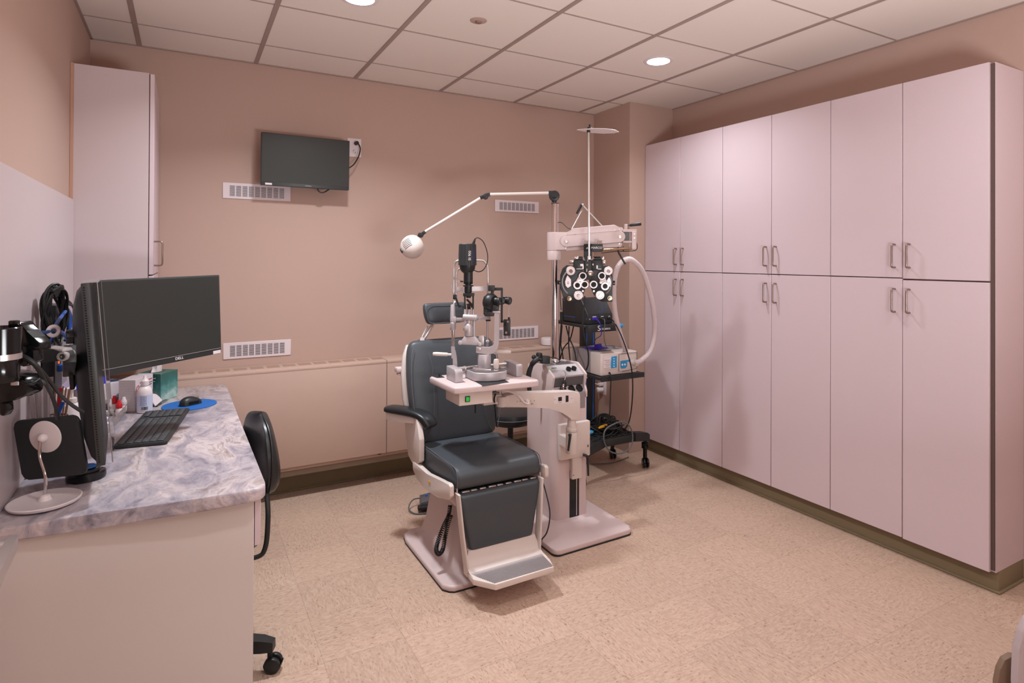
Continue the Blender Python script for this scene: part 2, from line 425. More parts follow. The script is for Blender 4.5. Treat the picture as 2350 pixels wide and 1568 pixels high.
# wall registers
def register(name, x0, x1, z0, z1, label):
    t = thing(name, label, 'vent', ((x0 + x1) / 2, YB, z0), 'white wall registers on the back wall')
    part('frame', MB().box((x0, YB - .006, z0), (x1, YB, z1), .002, 1), M_GRILL, t)
    w = x1 - x0; n = 9; a, bb = x0 + w * .09, x1 - w * .09; p = (bb - a) / n
    s = MB(); zz0, zz1 = z0 + .016, z1 - .016; k = 12
    for i in range(n):
        for j in range(k):
            z = zz0 + (zz1 - zz0) * j / k
            s.box((a + p * i + p * .1, YB - .0068, z), (a + p * (i + 1) - p * .1, YB - .005, z + (zz1 - zz0) / k * .55))
    part('louvre_slots', s, M_DGREY, t)
    return t
register('wall_register', .192, .58, 1.848, 1.946, 'white slotted wall register partly behind the wall mounted television')
register('wall_register', .2, .588, .868, .968, 'white slotted wall register above the radiator cover, left of the examination chair')
register('wall_register', 2.041, 2.43, 1.847, 1.938, 'white slotted wall register under the lamp arm, high on the wall')
register('wall_register', 2.045, 2.43, .861, .962, 'white slotted wall register low on the wall behind the slit lamp')

# downlights: a lit fixture and its lamp
def lamp_disc(x, y, e):
    la = bpy.data.lights.new('downlight_lamp', 'AREA'); la.shape = 'DISK'; la.size = .15; la.energy = e; la.color = (1, 1.05, 1.1); la.spread = math.radians(138)
    o = bpy.data.objects.new('downlight_lamp', la); COL.objects.link(o); o.location = (x, y, ZC - .012)
def ring_mb(x, y): return MB().lathe([(.068, -.004), (.078, -.006), (.09, -.002), (.09, 0)], (x, y, ZC), n=40, cap=False)
def downlight(x, y, label, e):
    t = thing('ceiling_downlight', label, 'light', (x, y, ZC), 'round recessed ceiling downlights')
    part('trim_ring', ring_mb(x, y), M_WHITE, t)
    part('diffuser', MB().lathe([(0, -.0035), (.07, -.0035), (.07, -.001)], (x, y, ZC), n=40), M_LIGHT, t)
    lamp_disc(x, y, e)
downlight(2.506, 2.757, 'lit round downlight in the ceiling above the white tall cabinets', 9)
downlight(.698, 2.79, 'lit round downlight cut off at the top edge of the ceiling view', 23)
# the same fittings further back in the room, out of the picture
for k, (x, y, e) in enumerate(((2.506, .93, 2.5), (.698, .93, 8), (2.506, -.9, 4), (.698, -.9, 7))):
    struct('trim_%d' % (k + 2), ring_mb(x, y).lathe([(0, -.0035), (.068, -.0035), (.068, -.001)], (x, y, ZC), n=40), M_WHITE)
    lamp_disc(x, y, e)
def soft_lamp(name, loc, aim, size, e):
    la = bpy.data.lights.new(name, 'AREA'); la.shape = 'DISK'; la.size = size; la.energy = e; la.color = (1, 1.02, 1.05)
    o = bpy.data.objects.new(name, la); COL.objects.link(o); o.location = loc
    o.rotation_euler = (V(aim) - V(loc)).to_track_quat('-Z', 'Y').to_euler()
soft_lamp('added_ceiling_fill', (1.1, -.5, .95), (1.15, -.2, 2.7), 1.0, 88)  # unseen fill lamp, added to brighten the ceiling and soften the room
s = thing('fire_sprinkler', 'small round concealed fire sprinkler plate in a ceiling tile', 'sprinkler', (1.29, 2.748, ZC))
part('cover_plate', MB().lathe([(0, -.006), (.03, -.006), (.043, -.002), (.043, 0)], (1.29, 2.748, ZC), n=32), mat('sprinkler_plate', '#b39a8f', .6), s)
part('sprinkler_cap', MB().lathe([(0, -.014), (.014, -.014), (.017, -.006)], (1.29, 2.748, ZC), n=24), mat('sprinkler_cap', '#8a6f66', .6), s)

# television on a wall arm
t = thing('television', 'flat black television on the back wall above a white register', 'television', (.67, 3.9, 1.92))
F = fr((0.6539, 3.9, 2.0865), (1, .02, -.004), (0, -1, -.02))
part('casing', MB(F).box((-.263, -.16, -.03), (.263, .16, .0), .004, 2), M_BEZEL, t)
part('screen', MB(F).box((-.258, -.139, .0), (.258, .155, .0012)), M_SCREEN, t)
part('sticker', MB(F).box((-.238, -.157, .0), (-.2, -.145, .0015)), M_PAPER, t, 'small white sticker')
part('logo', MB(F).box((-.008, -.151, 0), (.03, -.147, .0008)), M_GREYP, t, 'faint grey maker mark')
b = MB(); b.box((.6, 3.93, 2.02), (.75, YB - .001, 2.16), .004, 1); b.tube([(.72, 3.94, 1.97), (.73, 3.93, 1.915), (.76, 3.93, 1.905), (.8, 3.94, 1.93)], .004, 8)
part('wall_bracket', b, M_BLACKM, t)
o = thing('wall_outlet', 'white power outlet plate beside the wall mounted television', 'outlet', (.985, YB, 2.16), None)
part('plate', MB().box((.935, YB - .006, 2.168), (1.028, YB, 2.293), .003, 2), M_WHITE, o)
b = MB()
for z in (2.262, 2.205): b.cyl((.985, YB - .008, z), (.985, YB - .004, z), .017, n=20)
part('socket', b, M_PAPER, o)
b = MB().box((.974, YB - .009, 2.207), (.977, YB - .0075, 2.215)); b.box((.985, YB - .009, 2.194), (.99, YB - .0075, 2.199))
part('slot', b, M_DINK, o)
c = thing('power_cable', 'black power cord plugged into the outlet beside the television', 'cord', (.99, YB - .02, 2.0))
part('plug', MB().cyl((.99, YB - .009, 2.258), (.992, YB - .04, 2.258), .013, n=16, bev=.003), M_RUBBER, c)
part('cable', MB().tube([(.995, YB - .035, 2.262), (1.012, YB - .04, 2.225), (1.0, YB - .05, 2.17), (.965, YB - .07, 2.11), (.93, YB - .09, 2.08)], .0042, 8, 6), M_RUBBER, c)
# small round sensor on the sill
s = thing('air_monitor', 'small round white puck device on the radiator sill behind the chrome pole', 'device', (2.46, 3.95, .818))
part('body', MB().lathe([(.05, 0), (.056, .004), (.057, .048), (.052, .056), (0, .057)], (2.463, 3.945, .8185), n=36), M_WHITE, s)
part('foot_ring', MB().lathe([(.058, 0), (.058, .004), (.05, .006)], (2.463, 3.945, .8183), n=36, cap=False), M_DGREY, s)
# ---------------------------------------------------------------- tall cabinets on the right wall
YD = [3.578, 3.2, 2.808, 2.426, 2.042, 1.66, 1.288]
def pull(mb, x, y, z0, z1, dx, r=.0048):
    mb.tube([(x, y, z0), (x + dx * .75, y, z0), (x + dx, y, z0 + abs(dx) * .3), (x + dx, y, (z0 + z1) / 2), (x + dx, y, z1 - abs(dx) * .3), (x + dx * .75, y, z1), (x, y, z1)], r, 10, 4)
XF = 3.12
names = ['white tall cabinet nearest the wall corner, its doors behind the clear hose', 'white tall cabinet in the middle of the row of three', 'white tall cabinet at the open end of the row, its side panel showing']
for k in range(3):
    ya, ym, yb = YD[2 * k], YD[2 * k + 1], YD[2 * k + 2]
    t = thing('tall_cabinet', names[k], 'cabinet', (3.27, ym, .1), 'white tall storage cabinets')
    lo = yb if k < 2 else 1.272
    c = MB().box((XF + .02, lo + (.001 if k < 2 else 0), .1005), (XR - .002, min(ya - .001, 3.578), 2.374))
    part('carcass', c, M_LAM, t)
    g = MB().box((XF + .012, lo + .003, .11), (XF + .0203, ya - .003, 2.37))
    part('door_gap', g, M_GAP, t, 'dark gap between the doors')
    for (y0, y1, hy) in ((ym, ya, ym + .035), (yb, ym, ym - .035)):
        for (z0, z1, up) in ((1.401, 2.376, 1), (.104, 1.396, 0)):
            if k == 2 and y0 == yb: z0, z1 = (1.396, 2.376) if up else (.1, 1.389)
            d = part('door', MB().box((XF, y0 + .0016, z0), (XF + .019, y1 - .0016, z1), .0015, 1), M_LAM, t)
            h = MB()
            if up: pull(h, XF, hy, 1.452, 1.567, -.03)
            else: pull(h, XF, hy, 1.228, 1.343, -.03)
            part('handle', h, M_NICK, d)
# ---------------------------------------------------------------- tall cabinet on the worktop, left
t = thing('counter_cabinet', 'white wall cabinet hung in the left corner above the worktop', 'cabinet', (-.31, 3.73, 1.03))
part('carcass', MB().box((XL + .002, 3.42, 1.03), (-.1605, 4.04, 2.385), .001, 1), M_LAM2, t)
part('door_gap', MB().box((-.1605, 3.425, 1.035), (-.157, 4.036, 2.38)), M_GAP, t, 'dark gap behind the doors')
for z0, z1, hz in ((1.402, 2.382, (1.447, 1.565)), (1.034, 1.396, (1.22, 1.34))):
    d = part('door', MB().box((-.157, 3.421, z0), (-.138, 4.038, z1), .0015, 1), M_LAM, t)
    h = MB(); pull(h, -.138, 3.47, hz[0], hz[1], .036, .0042); part('handle', h, M_NICK, d)
single('backsplash_panel', MB().box((XL + .001, 2.06, .762), (XL + .016, 3.418, 1.752), .002, 1), M_LAM2, 'tall white splash panel on the left wall behind the desk', 'panel')
single('scribe_strip', MB().box((XL + .001, 3.402, 1.753), (XL + .012, 3.419, 2.383)), mat('bare_edge', '#b98f78', .6), 'thin bare strip between the left wall and the counter cabinet', 'trim')

# ---------------------------------------------------------------- desk
def arc(cx, cy, r, a0, a1, n=6): return [(cx + r * math.cos(math.radians(a0 + (a1 - a0) * i / n)), cy + r * math.sin(math.radians(a0 + (a1 - a0) * i / n))) for i in range(n + 1)]
poly = [(XL + .002, 2.078)] + [(-.2, 2.064), (.06, 2.045)] + arc(.188, 2.082, .04, -80, 8) + [(.222, 2.5), (.214, 3.0), (.209, 3.5)] + arc(.181, 3.81, .025, 0, 90) + [(XL + .002, 3.835)]
single('worktop', MB().prism(poly, .042, Matrix.Translation((0, 0, .718)), .011, 4, rim=True), M_STONE, 'marbled grey laminate worktop along the left wall', 'worktop', ang=60)
t = thing('desk', 'white laminate desk base under the marbled worktop', 'desk', (-.13, 2.9, 0))
part('end_panel', MB().box((XL + .002, 2.1, 0), (.197, 2.108, .717), .001, 1), M_DESK, t)
part('apron', MB().box((.199, 2.1, .557), (.217, 3.8, .716), .001, 1), M_LAM, t)
part('far_panel', MB().box((XL + .002, 3.79, 0), (.19, 3.81, .717), .001, 1), M_LAM, t)
part('back_panel', MB().box((XL + .002, 2.121, 0), (XL + .02, 3.789, .717)), M_LAM, t)

# ---------------------------------------------------------------- desk chair
t = thing('desk_chair', 'black vinyl office chair pushed under the worktop', 'chair', (.09, 2.52, 0))
A = V((-.15, .989, 0)); F = fr((.263, 2.68, .69), A, V((.989, .15, 0)))   # x along the back, y up, z rearwards
rings = []
for y, w, zf, zr in ((-.168, .04, .03, .045), (-.155, .1, .012, .06), (-.12, .165, -.004, .075), (-.05, .196, -.01, .072), (.02, .196, -.01, .06), (.08, .178, -.005, .05), (.125, .138, .004, .042), (.148, .088, .012, .036), (.158, .03, .018, .032)):
    rings.append([F @ V((w * max(-1, min(1, 1.1 * math.cos(a))), y, (zf + zr) / 2 + (zr - zf) / 2 * max(-1, min(1, 1.15 * math.sin(a))) - .03 * math.cos(a) ** 2)) for a in [2 * PI * i / 28 for i in range(28)]])
part('backrest', MB().loft(rings), M_LEATHB, t, ang=80, sub=1)
pp = [(-.12, .165), (-.05, .203), (.02, .204), (.08, .185), (.125, .142), (.148, .088)]
s = MB().tube([F @ V((-w * .97, y, .004)) for y, w in pp] + [F @ V((0, .159, .014))], .003, 6)
part('backrest_piping', s, M_BLACK, t)
part('seat', MB().prism(rrect(.44, .44, .1, 6), .075, fr((.02, 2.56, .405), (1, .0, 0), (0, 0, 1)), .025, 3, rim=True), M_LEATHB, t, ang=70)
part('back_bar', MB().tube([(0.285, 2.5731, 0.6038), (0.285, 2.5406, 0.5458), (0.285, 2.508, 0.4726), (.275, 2.5, .365), (.24, 2.5, .335), (.12, 2.5, .35)], .0095, 10, 6, flat=.55), M_BLACKM, t, 'bent black steel bar')
b = MB().cyl((.019, 2.43, .12), (.019, 2.43, .36), .026); b.cyl((.019, 2.43, .34), (.019, 2.43, .404), .07, .09)
part('gas_column', b, M_BLACK, t)
for k in range(5):
    a = math.radians(-24 + 72 * k); d = V((math.cos(a), math.sin(a), 0)); c = V((.019, 2.43, 0))
    l = MB(); l.loft([[p + q for q in ring] for p, ring in ((c + V((0, 0, .12)), [V((-d.y * w, d.x * w, z)) for w, z in ((.032, -.03), (.032, .025), (-.032, .025), (-.032, -.03))]), (c + d * .252 + V((0, 0, .098)), [V((-d.y * w, d.x * w, z)) for w, z in ((.024, -.02), (.022, .022), (-.022, .022), (-.024, -.02))]), (c + d * .292 + V((0, 0, .095)), [V((-d.y * w, d.x * w, z)) for w, z in ((.018, -.018), (.016, .014), (-.016, .014), (-.018, -.018))]))])
    lg = part('leg', l, M_BLACK, t)
    p = c + d * .278; n = V((-d.y, d.x, 0)); b = MB()
    b.cyl(p + V((0, 0, .05)), p + V((0, 0, .085)), .009)
    o2 = p + d * .012 + V((0, 0, .028))
    for sg in (-1, 1): b.cyl(o2 + n * sg * .007, o2 + n * sg * .024, .0275, n=24, bev=.004)
    b.lathe([(.0, -.02), (.03, -.02), (.031, 0), (.03, .02), (0, .02)], o2 + V((0, 0, .004)), n, 24, 0, PI)
    part('caster', b, M_BLACK, lg)
# ---------------------------------------------------------------- things on and over the worktop
ZT = .7605
# portrait monitor seen almost edge on
t = thing('computer_monitor', 'upright black monitor seen almost edge-on, turned away in front of the wide monitor', 'monitor', (-.235, 2.32, .88))
F = fr((-.2365, 2.315, 1.139), (-.075, .997, -.0), (.997, .075, .078))   # x across the screen, y up, z out of the screen
part('casing', MB(F).box((-.165, -.272, -.022), (.165, .272, .0), .003, 2), M_BEZEL, t)
b = MB(F); rr = []
for z, sx, sy in ((-.0215, .16, .266), (-.035, .145, .25), (-.05, .11, .2), (-.058, .07, .13)): rr.append([(x, y, z) for x, y in rrect(2 * sx, 2 * sy, .03)])
part('rear_shell', b.loft(rr), M_BLACK, t, ang=50)
part('screen', MB(F).box((-.157, -.262, 0), (.157, .262, .001)), M_SCREEN, t)
b = MB(F)
for i in range(70): b.box((-.1655, -.26 + i * .0075, -.017), (-.1648, -.2565 + i * .0075, -.013))
part('vent_slots', b, M_GLOSSB, t)
b = MB(F); b.box((-.16, -.268, .016), (.165, .27, .0185)); part('privacy_filter', b, M_CLEAR, t, 'clear acrylic filter sheet')
b = MB(F); b.box((-.161, -.269, .0168), (-.1602, .271, .019)); b.box((-.161, .2702, .0155), (.166, .2715, .019)); b.box((.1655, -.269, .0168), (.166, .271, .019)); b.box((-.161, .272, -.02), (.166, .2735, .017))
part('filter_edge', b, M_GREYP, t, 'grey filter edge')
# wide monitor
t = thing('computer_monitor', 'wide black monitor with a dark screen, angled towards the room', 'monitor', (-.07, 2.71, 1.07))
F = fr((-.0655, 2.7235, 1.2385), (.737, .676, .012), (.665, -.74, .03))
part('casing', MB(F).box((-.268, -.17, -.03), (.268, .17, 0), .004, 2), M_BEZEL, t)
part('screen', MB(F).box((-.26, -.145, 0), (.26, .163, .0012)), M_SCREEN, t)
part('screen_edge', MB(F).box((-.262, -.1475, 0), (.262, -.1455, .0016)), M_GREYP, t, 'thin pale line under the screen')
text('lettering', 'DELL', .015, F @ Matrix.Translation((.055, -.157, .0006)), M_INK, t, sx=1.15)
part('sticker', MB(F).box((.222, -.168, 0), (.262, -.155, .0012)), M_PAPER, t, 'small white sticker')
part('rear_shell', MB(F).box((-.2, -.12, -.05), (.2, .12, -.0295), .01, 2), M_BLACK, t)
part('mount_plate', MB(F).box((-.06, -.06, -.062), (.06, .06, -.0505), .002, 1), M_BLACKM, t)
# wall mounted monitor arm
t = thing('monitor_arm', 'black clamp-on monitor arm with silver collars at the left edge', 'monitor arm', (-.37, 1.85, 1.1))
o = V((-.374, 1.80, 0))
b = MB(); b.lathe([(0, 1.27), (.034, 1.27), (.036, 1.318), (.0385, 1.323), (.041, 1.32), (.041, 1.262), (0, 1.262)], o, n=36); b.cyl(o + V((0, 0, 1.195)), o + V((0, 0, 1.2475)), .036, n=32, bev=.003)
b.box(o + V((.01, .02, 1.318)), o + V((.03, .036, 1.335)), .003)
b.box((XL + .018, 1.74, 1.21), o + V((-.02, .03, 1.25)), .004)
part('post', b, M_GLOSSB, t)
part('collar', MB().cyl(o + V((0, 0, 1.248)), o + V((0, 0, 1.2615)), .0405, n=36), M_STEEL, t, 'satin silver collar')
FM = face((-0.3253, 1.862, 1.2721), .001068)
b = MB(FM); b.prism([(-30, 15), (-27, 42), (-22, 52), (-17, 53), (-12, 44), (0, 32), (16, 17), (30, 4), (30, -12), (10, -10), (-10, 0), (-30, 2)], 34, Matrix.Translation((0, 0, -17)), 2, 2); b.prism([(-30, 4), (4, -8), (6, -40), (-18, -52), (-36, -46)], 30, Matrix.Translation((0, 0, -26)), 3, 2); b.lathe([(4.5, 0), (4, 1.5), (0, 1.5)], (-20, 33, 17), (0, 0, 1), 16)
part('clamp_body', b, M_GLOSSB, t)
FL = face((-0.3027, 1.9643, 1.2349), .001141)
b = MB(FL); b.prism([(-44, 20), (-25, 20), (20, 10), (36, 6), (42, -6), (38, -16), (15, -17), (-15, -20), (-34, -4)], 34, Matrix.Translation((0, 0, -17)), 3, 2); part('upper_link', b, M_BLACKM, t)
b = MB(FL); b.prism([(-12, 16), (36, 11), (38, 4), (-10, 10)], 30, Matrix.Translation((0, 0, -13)), 1.5, 1); part('link_cover', b, M_GREYP, t, 'grey plastic cover strip')
b = MB(FL); b.lathe([(11, -30), (11, 14), (10, 18), (6, 18), (5, 15), (0, 15)], (29, -6, 0), (.35, 0, 1), 28); hg = part('hinge', b, M_GREYP, t); b = MB(FL); b.lathe([(9, 17.5), (8.5, 19), (6.5, 19), (6, 17.5)], (29, -6, 0), (.35, 0, 1), 28, cap=False); b.lathe([(3, 16), (2.5, 18), (0, 18)], (29, -6, 0), (.35, 0, 1), 16); part('hinge_cap', b, M_STEEL, hg)
b = MB(); b.beam(V((-0.2764, 2.0415, 1.2199)), (-.314, 2.3, 1.14), .03, .05, .004); b.obox((-.307, 2.31, 1.14), (.012, .1, .12), fr((0, 0, 0), (.997, .075, .078), (-.078, 0, 1)), .003); b.cyl(V((-0.2967, 2.2367, 1.2256)), V((-0.297, 2.2366, 1.2664)), .016, n=20, bev=.002); b.cyl(V((-0.3035, 2.2406, 1.2098)), V((-0.2806, 2.2277, 1.2099)), .012, n=16); b.box(V((-0.306, 2.2418, 1.2466)), V((-0.2868, 2.2079, 1.2598)), .002)
part('mount_plate', b, M_BLACK, t)
part('lower_collar', MB(FM).lathe([(14, -92), (14, -84), (12, -83)], (-32, 0, 0), (0, 1, 0), 28), M_STEEL, t, 'satin silver collar')
b = MB(FM); b.prism([(-80, -62), (-45, -66), (-15, -74), (-3, -86), (-5, -112), (-14, -119), (-36, -122), (-62, -136), (-80, -136)], 50, Matrix.Translation((0, 0, -40)), 5, 2); b.prism([(-76, -130), (-58, -134), (-57, -155), (-64, -166), (-74, -164)], 22, Matrix.Translation((0, 0, -20)), 4, 2); b.cyl((-62, -66, -10), (-62, -40, -10), 20, n=24)
part('lower_link', b, M_GLOSSB, t)
b = MB(FM); b.tube([(-72, -58, 34), (-50, -40, 34), (-14, -4, 36), (-10, -4, 36), (-14, -10, 36), (-46, -44, 34), (-70, -66, 34)], 3, 8); part('spring_clip', b, M_BLACKM, t)
b = MB()
b.tube([(-0.3387, 1.8238, 1.2467), (-0.3115, 1.8086, 1.2282), (-0.2967, 1.8465, 1.1762), (-0.298, 1.951, 1.1175), (-0.3075, 2.0716, 1.054), (-0.3156, 2.1338, 1.0236)], .0048, 8)
b.tube([(-0.3412, 1.8367, 1.2503), (-0.3205, 1.8366, 1.2329), (-0.2962, 1.8691, 1.1828), (-0.2803, 1.9409, 1.1256), (-0.267, 2.0141, 1.0834), (-0.253, 2.0983, 1.0437)], .0048, 8)
b.tube([(-0.3384, 1.824, 1.1886), (-0.3184, 1.8128, 1.1824), (-0.3061, 1.8517, 1.189)], .0035, 8)
b.tube([(-0.3047, 1.8279, 1.1888), (-0.2991, 1.8248, 1.1804), (-0.2982, 1.8243, 1.1762)], .006, 8)
part('cable', b, M_RUBBER, t)

# coiled cables hanging behind the arm
def coil(mb, c, rx, rz, n, jit, r, ax, seed, m=18):
    rnd = random.Random(seed)
    for k in range(n):
        dx, dz, dy, s1, s2 = rnd.uniform(-jit, jit), rnd.uniform(-jit, jit), rnd.uniform(-jit, jit), rnd.uniform(.75, 1.1), rnd.uniform(.75, 1.1)
        ph = rnd.uniform(0, 6)
        mb.tube([V(c) + V(ax) * ((rx * s1) * math.cos(2 * PI * i / m) + dx) + V((-ax[1], ax[0], 0)) * (dy + jit * .7 * math.sin(4 * PI * i / m + ph)) + V((0, 0, rz * s2 * math.sin(2 * PI * i / m) + dz)) for i in range(m)], r, 6, 2, True)
b = MB(); c = V((-0.4, 2.6293, 1.2842)); coil(b, c, .055, .09, 10, .013, .0048, (.35, .93, 0), 3)
for k in range(6): b.tube([c + V((.0, -.05 + .012 * k, .085 - .006 * k)), c + V((.02, .0 + .008 * k, .1 - .005 * k)), c + V((.01, .06, .085 - .012 * k))], .005, 8)
b.tube([(-0.39, 2.821, 1.3209), (-0.37, 2.7718, 1.307), (-0.33, 2.6147, 1.2624)], .004, 8); b.tube([(-0.39, 2.8216, 1.3076), (-0.33, 2.5926, 1.3104)], .004, 8)
single('cable_coil', b, M_RUBBER, 'tied coil of black cables hung on the splash panel behind the monitor', 'cable')
b = MB()
for k in range(4): b.tube([(-0.385, 2.7208, 1.3111), (-.385, 2.79 + .018 * k, 1.27), (-.384, 2.80 + .022 * k, 1.2 + .008 * k), (-.39, 2.77 + .02 * k, 1.175 + .012 * k)], .0052, 8)
b.tube([(-0.37, 2.1558, 1.2702), (-0.365, 2.2647, 1.2593), (-0.36, 2.3472, 1.2569), (-0.36, 2.4828, 1.2367), (-0.355, 2.5743, 1.2039)], .0055, 8)
b.tube([(-0.36, 2.3613, 1.2595), (-0.36, 2.4417, 1.2796), (-0.37, 2.6334, 1.2934)], .0055, 8)
b.tube([(-0.37, 2.331, 1.2025), (-0.365, 2.3528, 1.2265), (-0.36, 2.3475, 1.2514)], .0045, 8)
single('network_cable', b, M_BLUE, 'bright blue network cable tied over the black cable coil', 'cable')
single('cable_ring', MB().torus((-0.352, 2.3021, 1.2585), .014, .006, (.5, -.86, .1)), M_WHITE, 'white ring tie holding the blue network cable', 'cable tie')
# small computer standing on edge on the splash panel
t = thing('mini_computer', 'small black and grey computer mounted upright under the cable coil', 'computer', (-.42, 2.9, 1.0))
x = -.415
b = MB().box((-.45, 2.72, .985), (-.41, 2.86, 1.31), .004, 2); part('front_shell', b, M_BLACK, t)
part('side_panel', MB().box((-.449, 2.862, .99), (-.412, 2.985, 1.305), .003, 1), M_GREYP, t, 'grey side panel')
b = MB()
for z in (1.06, 1.12): b.cyl((-.411, 2.835, z), (-.4085, 2.835, z), .005)
b.box((-.4102, 2.829, 1.08), (-.4085, 2.841, 1.1)); part('front_ports', b, M_GREYP, t)
part('status_light', MB().box((-.4102, 2.775, 1.09), (-.408, 2.79, 1.1)), mat('orange_light', '#ff5a20', .4, emit=1.5), t, 'orange status light')
part('network_plug', MB().box((-.411, 2.77, 1.06), (-.395, 2.8, 1.085), .002), M_BLUE, t, 'blue plug')

# tablet on a round foot
t = thing('tablet_stand', 'white round-footed tablet stand with a chrome stem at the near left corner', 'stand', (-.357, 2.215, ZT))
c = V((-.3555, 2.215, ZT))
part('foot', MB().lathe([(0, 0), (.072, 0), (.086, .006), (.0895, .013), (.086, .015), (.073, .0085), (.0, .008)], c, n=56), M_WHITE, t)
part('stem_socket', MB().lathe([(.018, 0), (.012, .014), (.006, .017), (0, .017)], c + V((-.002, .01, .0085)), n=24), M_WHITE, t)
nd = V((-.508, -.857, -.083)); Fm = fr((-.35, 2.246, .915), (.85, -.515, .107), nd)
top = Fm @ V((-.006, .036, .02))
part('stem', MB().tube([c + V((-.002, .01, .024)), c + V((0, .006, .08)), top + V((0, -.002, -.05)), top], .0047, 12), M_CHROME, t, 'chrome stem')
part('mount_disc', MB(Fm).lathe([(0, .005), (.04, .0045), (.048, .002), (.0485, .0), (.0, -.001)], (-.006, .036, .001), n=40), M_WHITE, t)
part('ball_joint', MB(Fm).ball((-.006, .036, .013), .0125), M_WHITE, t)
g = MB(Fm); g.prism(rrect(.2, .183, .02, 6), .009, Matrix.Translation((0, 0, -.0095)), .003, 2, rim=True)
single('tablet', g, M_BLACKM, 'black rounded tablet held on the white stand, seen from behind', 'tablet')
# low black charging dock
t = thing('charging_dock', 'low black oval dock with a blue top behind the tablet stand', 'dock', (-.285, 2.42, ZT))
c = V((-.279, 2.40, ZT))
b = MB().prism([(x * 1.25, y) for x, y in circ(.044, 36)], .026, fr(c, (1, .25, 0)), .006, 2, rim=True); b.prism([(x * 1.1, y) for x, y in circ(.036, 36)], .012, fr(c + V((.0, .0, .0242)), (1, .25, 0)), .004, 2, rim=True)
part('base', b, M_GLOSSB, t)
part('pad', MB().prism([(x * 1.05, y) for x, y in circ(.026, 32)], .004, fr(c + V((0, 0, .0386)), (1, .25, 0))), M_BLUEP, t, 'bright blue pad')

# keyboard
t = thing('keyboard', 'black full-size keyboard on the worktop in front of the monitors', 'keyboard', (-.12, 2.98, ZT))
a, bq, cq = V((-0.2361, 2.7167, 0.7745)), V((-0.0675, 2.6245, 0.7745)), V((-0.1575, 3.2597, 0.7745))
ex = (cq - a); kl = ex.length; ex.normalize(); ey = (bq - a); ey = (ey - ex * ey.dot(ex)); kw = ey.length; ey.normalize()
F = fr(a + ey * kw, ex, ey.cross(ex) * -1 if ey.cross(ex).z < 0 else ey.cross(ex))
part('body', MB(F).prism(rrect(kl, kw, .008, 3, kl / 2, kw / 2), .012, Matrix.Translation((0, 0, -.0122)), .003, 2, rim=True), M_BLACKM, t)
for x in (.02, kl - .05): part('foot', MB(F).box((x, kw * .7, -.0136), (x + .03, kw * .8, -.0121)), M_BLACK, t)
rows = 6; pz = (kw - .018) / 6.3
kb_ = []; lg = MB(F)
for r in range(rows):
    y0 = kw - .008 - pz * (r + 1) - (.004 if r >= 1 else 0)
    n = 21; pw = (kl - .018) / n; i = 0
    while i < n:
        w = 1
        if r == 5 and i == 3: w = 6
        elif r in (2, 3, 4) and i in (0, 12): w = 2
        elif r == 5 and i in (0, 9): w = 1
        if i in (15,) or (i in (16,) and r == 0): i += 1; continue
        x0 = .009 + pw * i + .0012; x1 = .009 + pw * (i + w) - .0012
        kb_.append((i, (x0, y0, -.0005), (x1, y0 + pz - .0026 - (.004 if r == 0 else 0), .0035)))
        if not (r == 5 and i == 3): lg.box((x0 + .003, y0 + .006, .0034), (x0 + .0065, y0 + .009, .0038))
        i += w
mk = mat('key_plastic', '#3b3e41', .5); kb_.sort(key=lambda q: q[0]); rest = MB(F)
for n_, (i, lo, hi) in enumerate(kb_):
    if n_ < 100: part('key', MB(F).box(lo, hi, .0008, 1), mk, t)
    else: rest.box(lo, hi, .0008, 1)
part('keys', rest, mk, t, kind='stuff')
part('key_legends', lg, M_GREYP, t)
# mouse mat and mouse
c = V((0.0208, 3.3591, 0.7605)); 
single('mouse_mat', MB().prism([(x * 1.02, y) for x, y in circ(.1175, 48)], .003, fr(c), .001, 1, rim=True), M_BLUEP, 'round blue mouse mat on the worktop', 'mouse mat')
t = thing('computer_mouse', 'black computer mouse on the round blue mat', 'mouse', (c.x, c.y, .7637))
F = fr(c + V((.004, .0, .0037)), V((.83, .55, 0))); rr = []
for k in range(11):
    u = k / 10; x = -.055 + .11 * u; w = .031 * math.sqrt(max(.02, 1 - (2 * u - 1) ** 4)) * (1 - .12 * math.sin(PI * u)); h = .037 * math.sin(PI * (.08 + .86 * u) ** .8) ** .8 + .004
    rr.append([(x, w * math.cos(q), max(0, h * math.sin(q)) if math.sin(q) > 0 else 0.0) for q in [2 * PI * i / 20 + .01 for i in range(20)]])
part('shell', MB(F).loft(rr), M_BLACK, t, ang=70)
part('side_grip', MB(F).obox((0, -.0285, .014), (.05, .006, .012), None, .003), M_GLOSSB, t, 'glossy side grip')
part('scroll_wheel', MB(F).cyl((.036, -.003, .026), (.036, .003, .026), .007), M_GREYP, t)

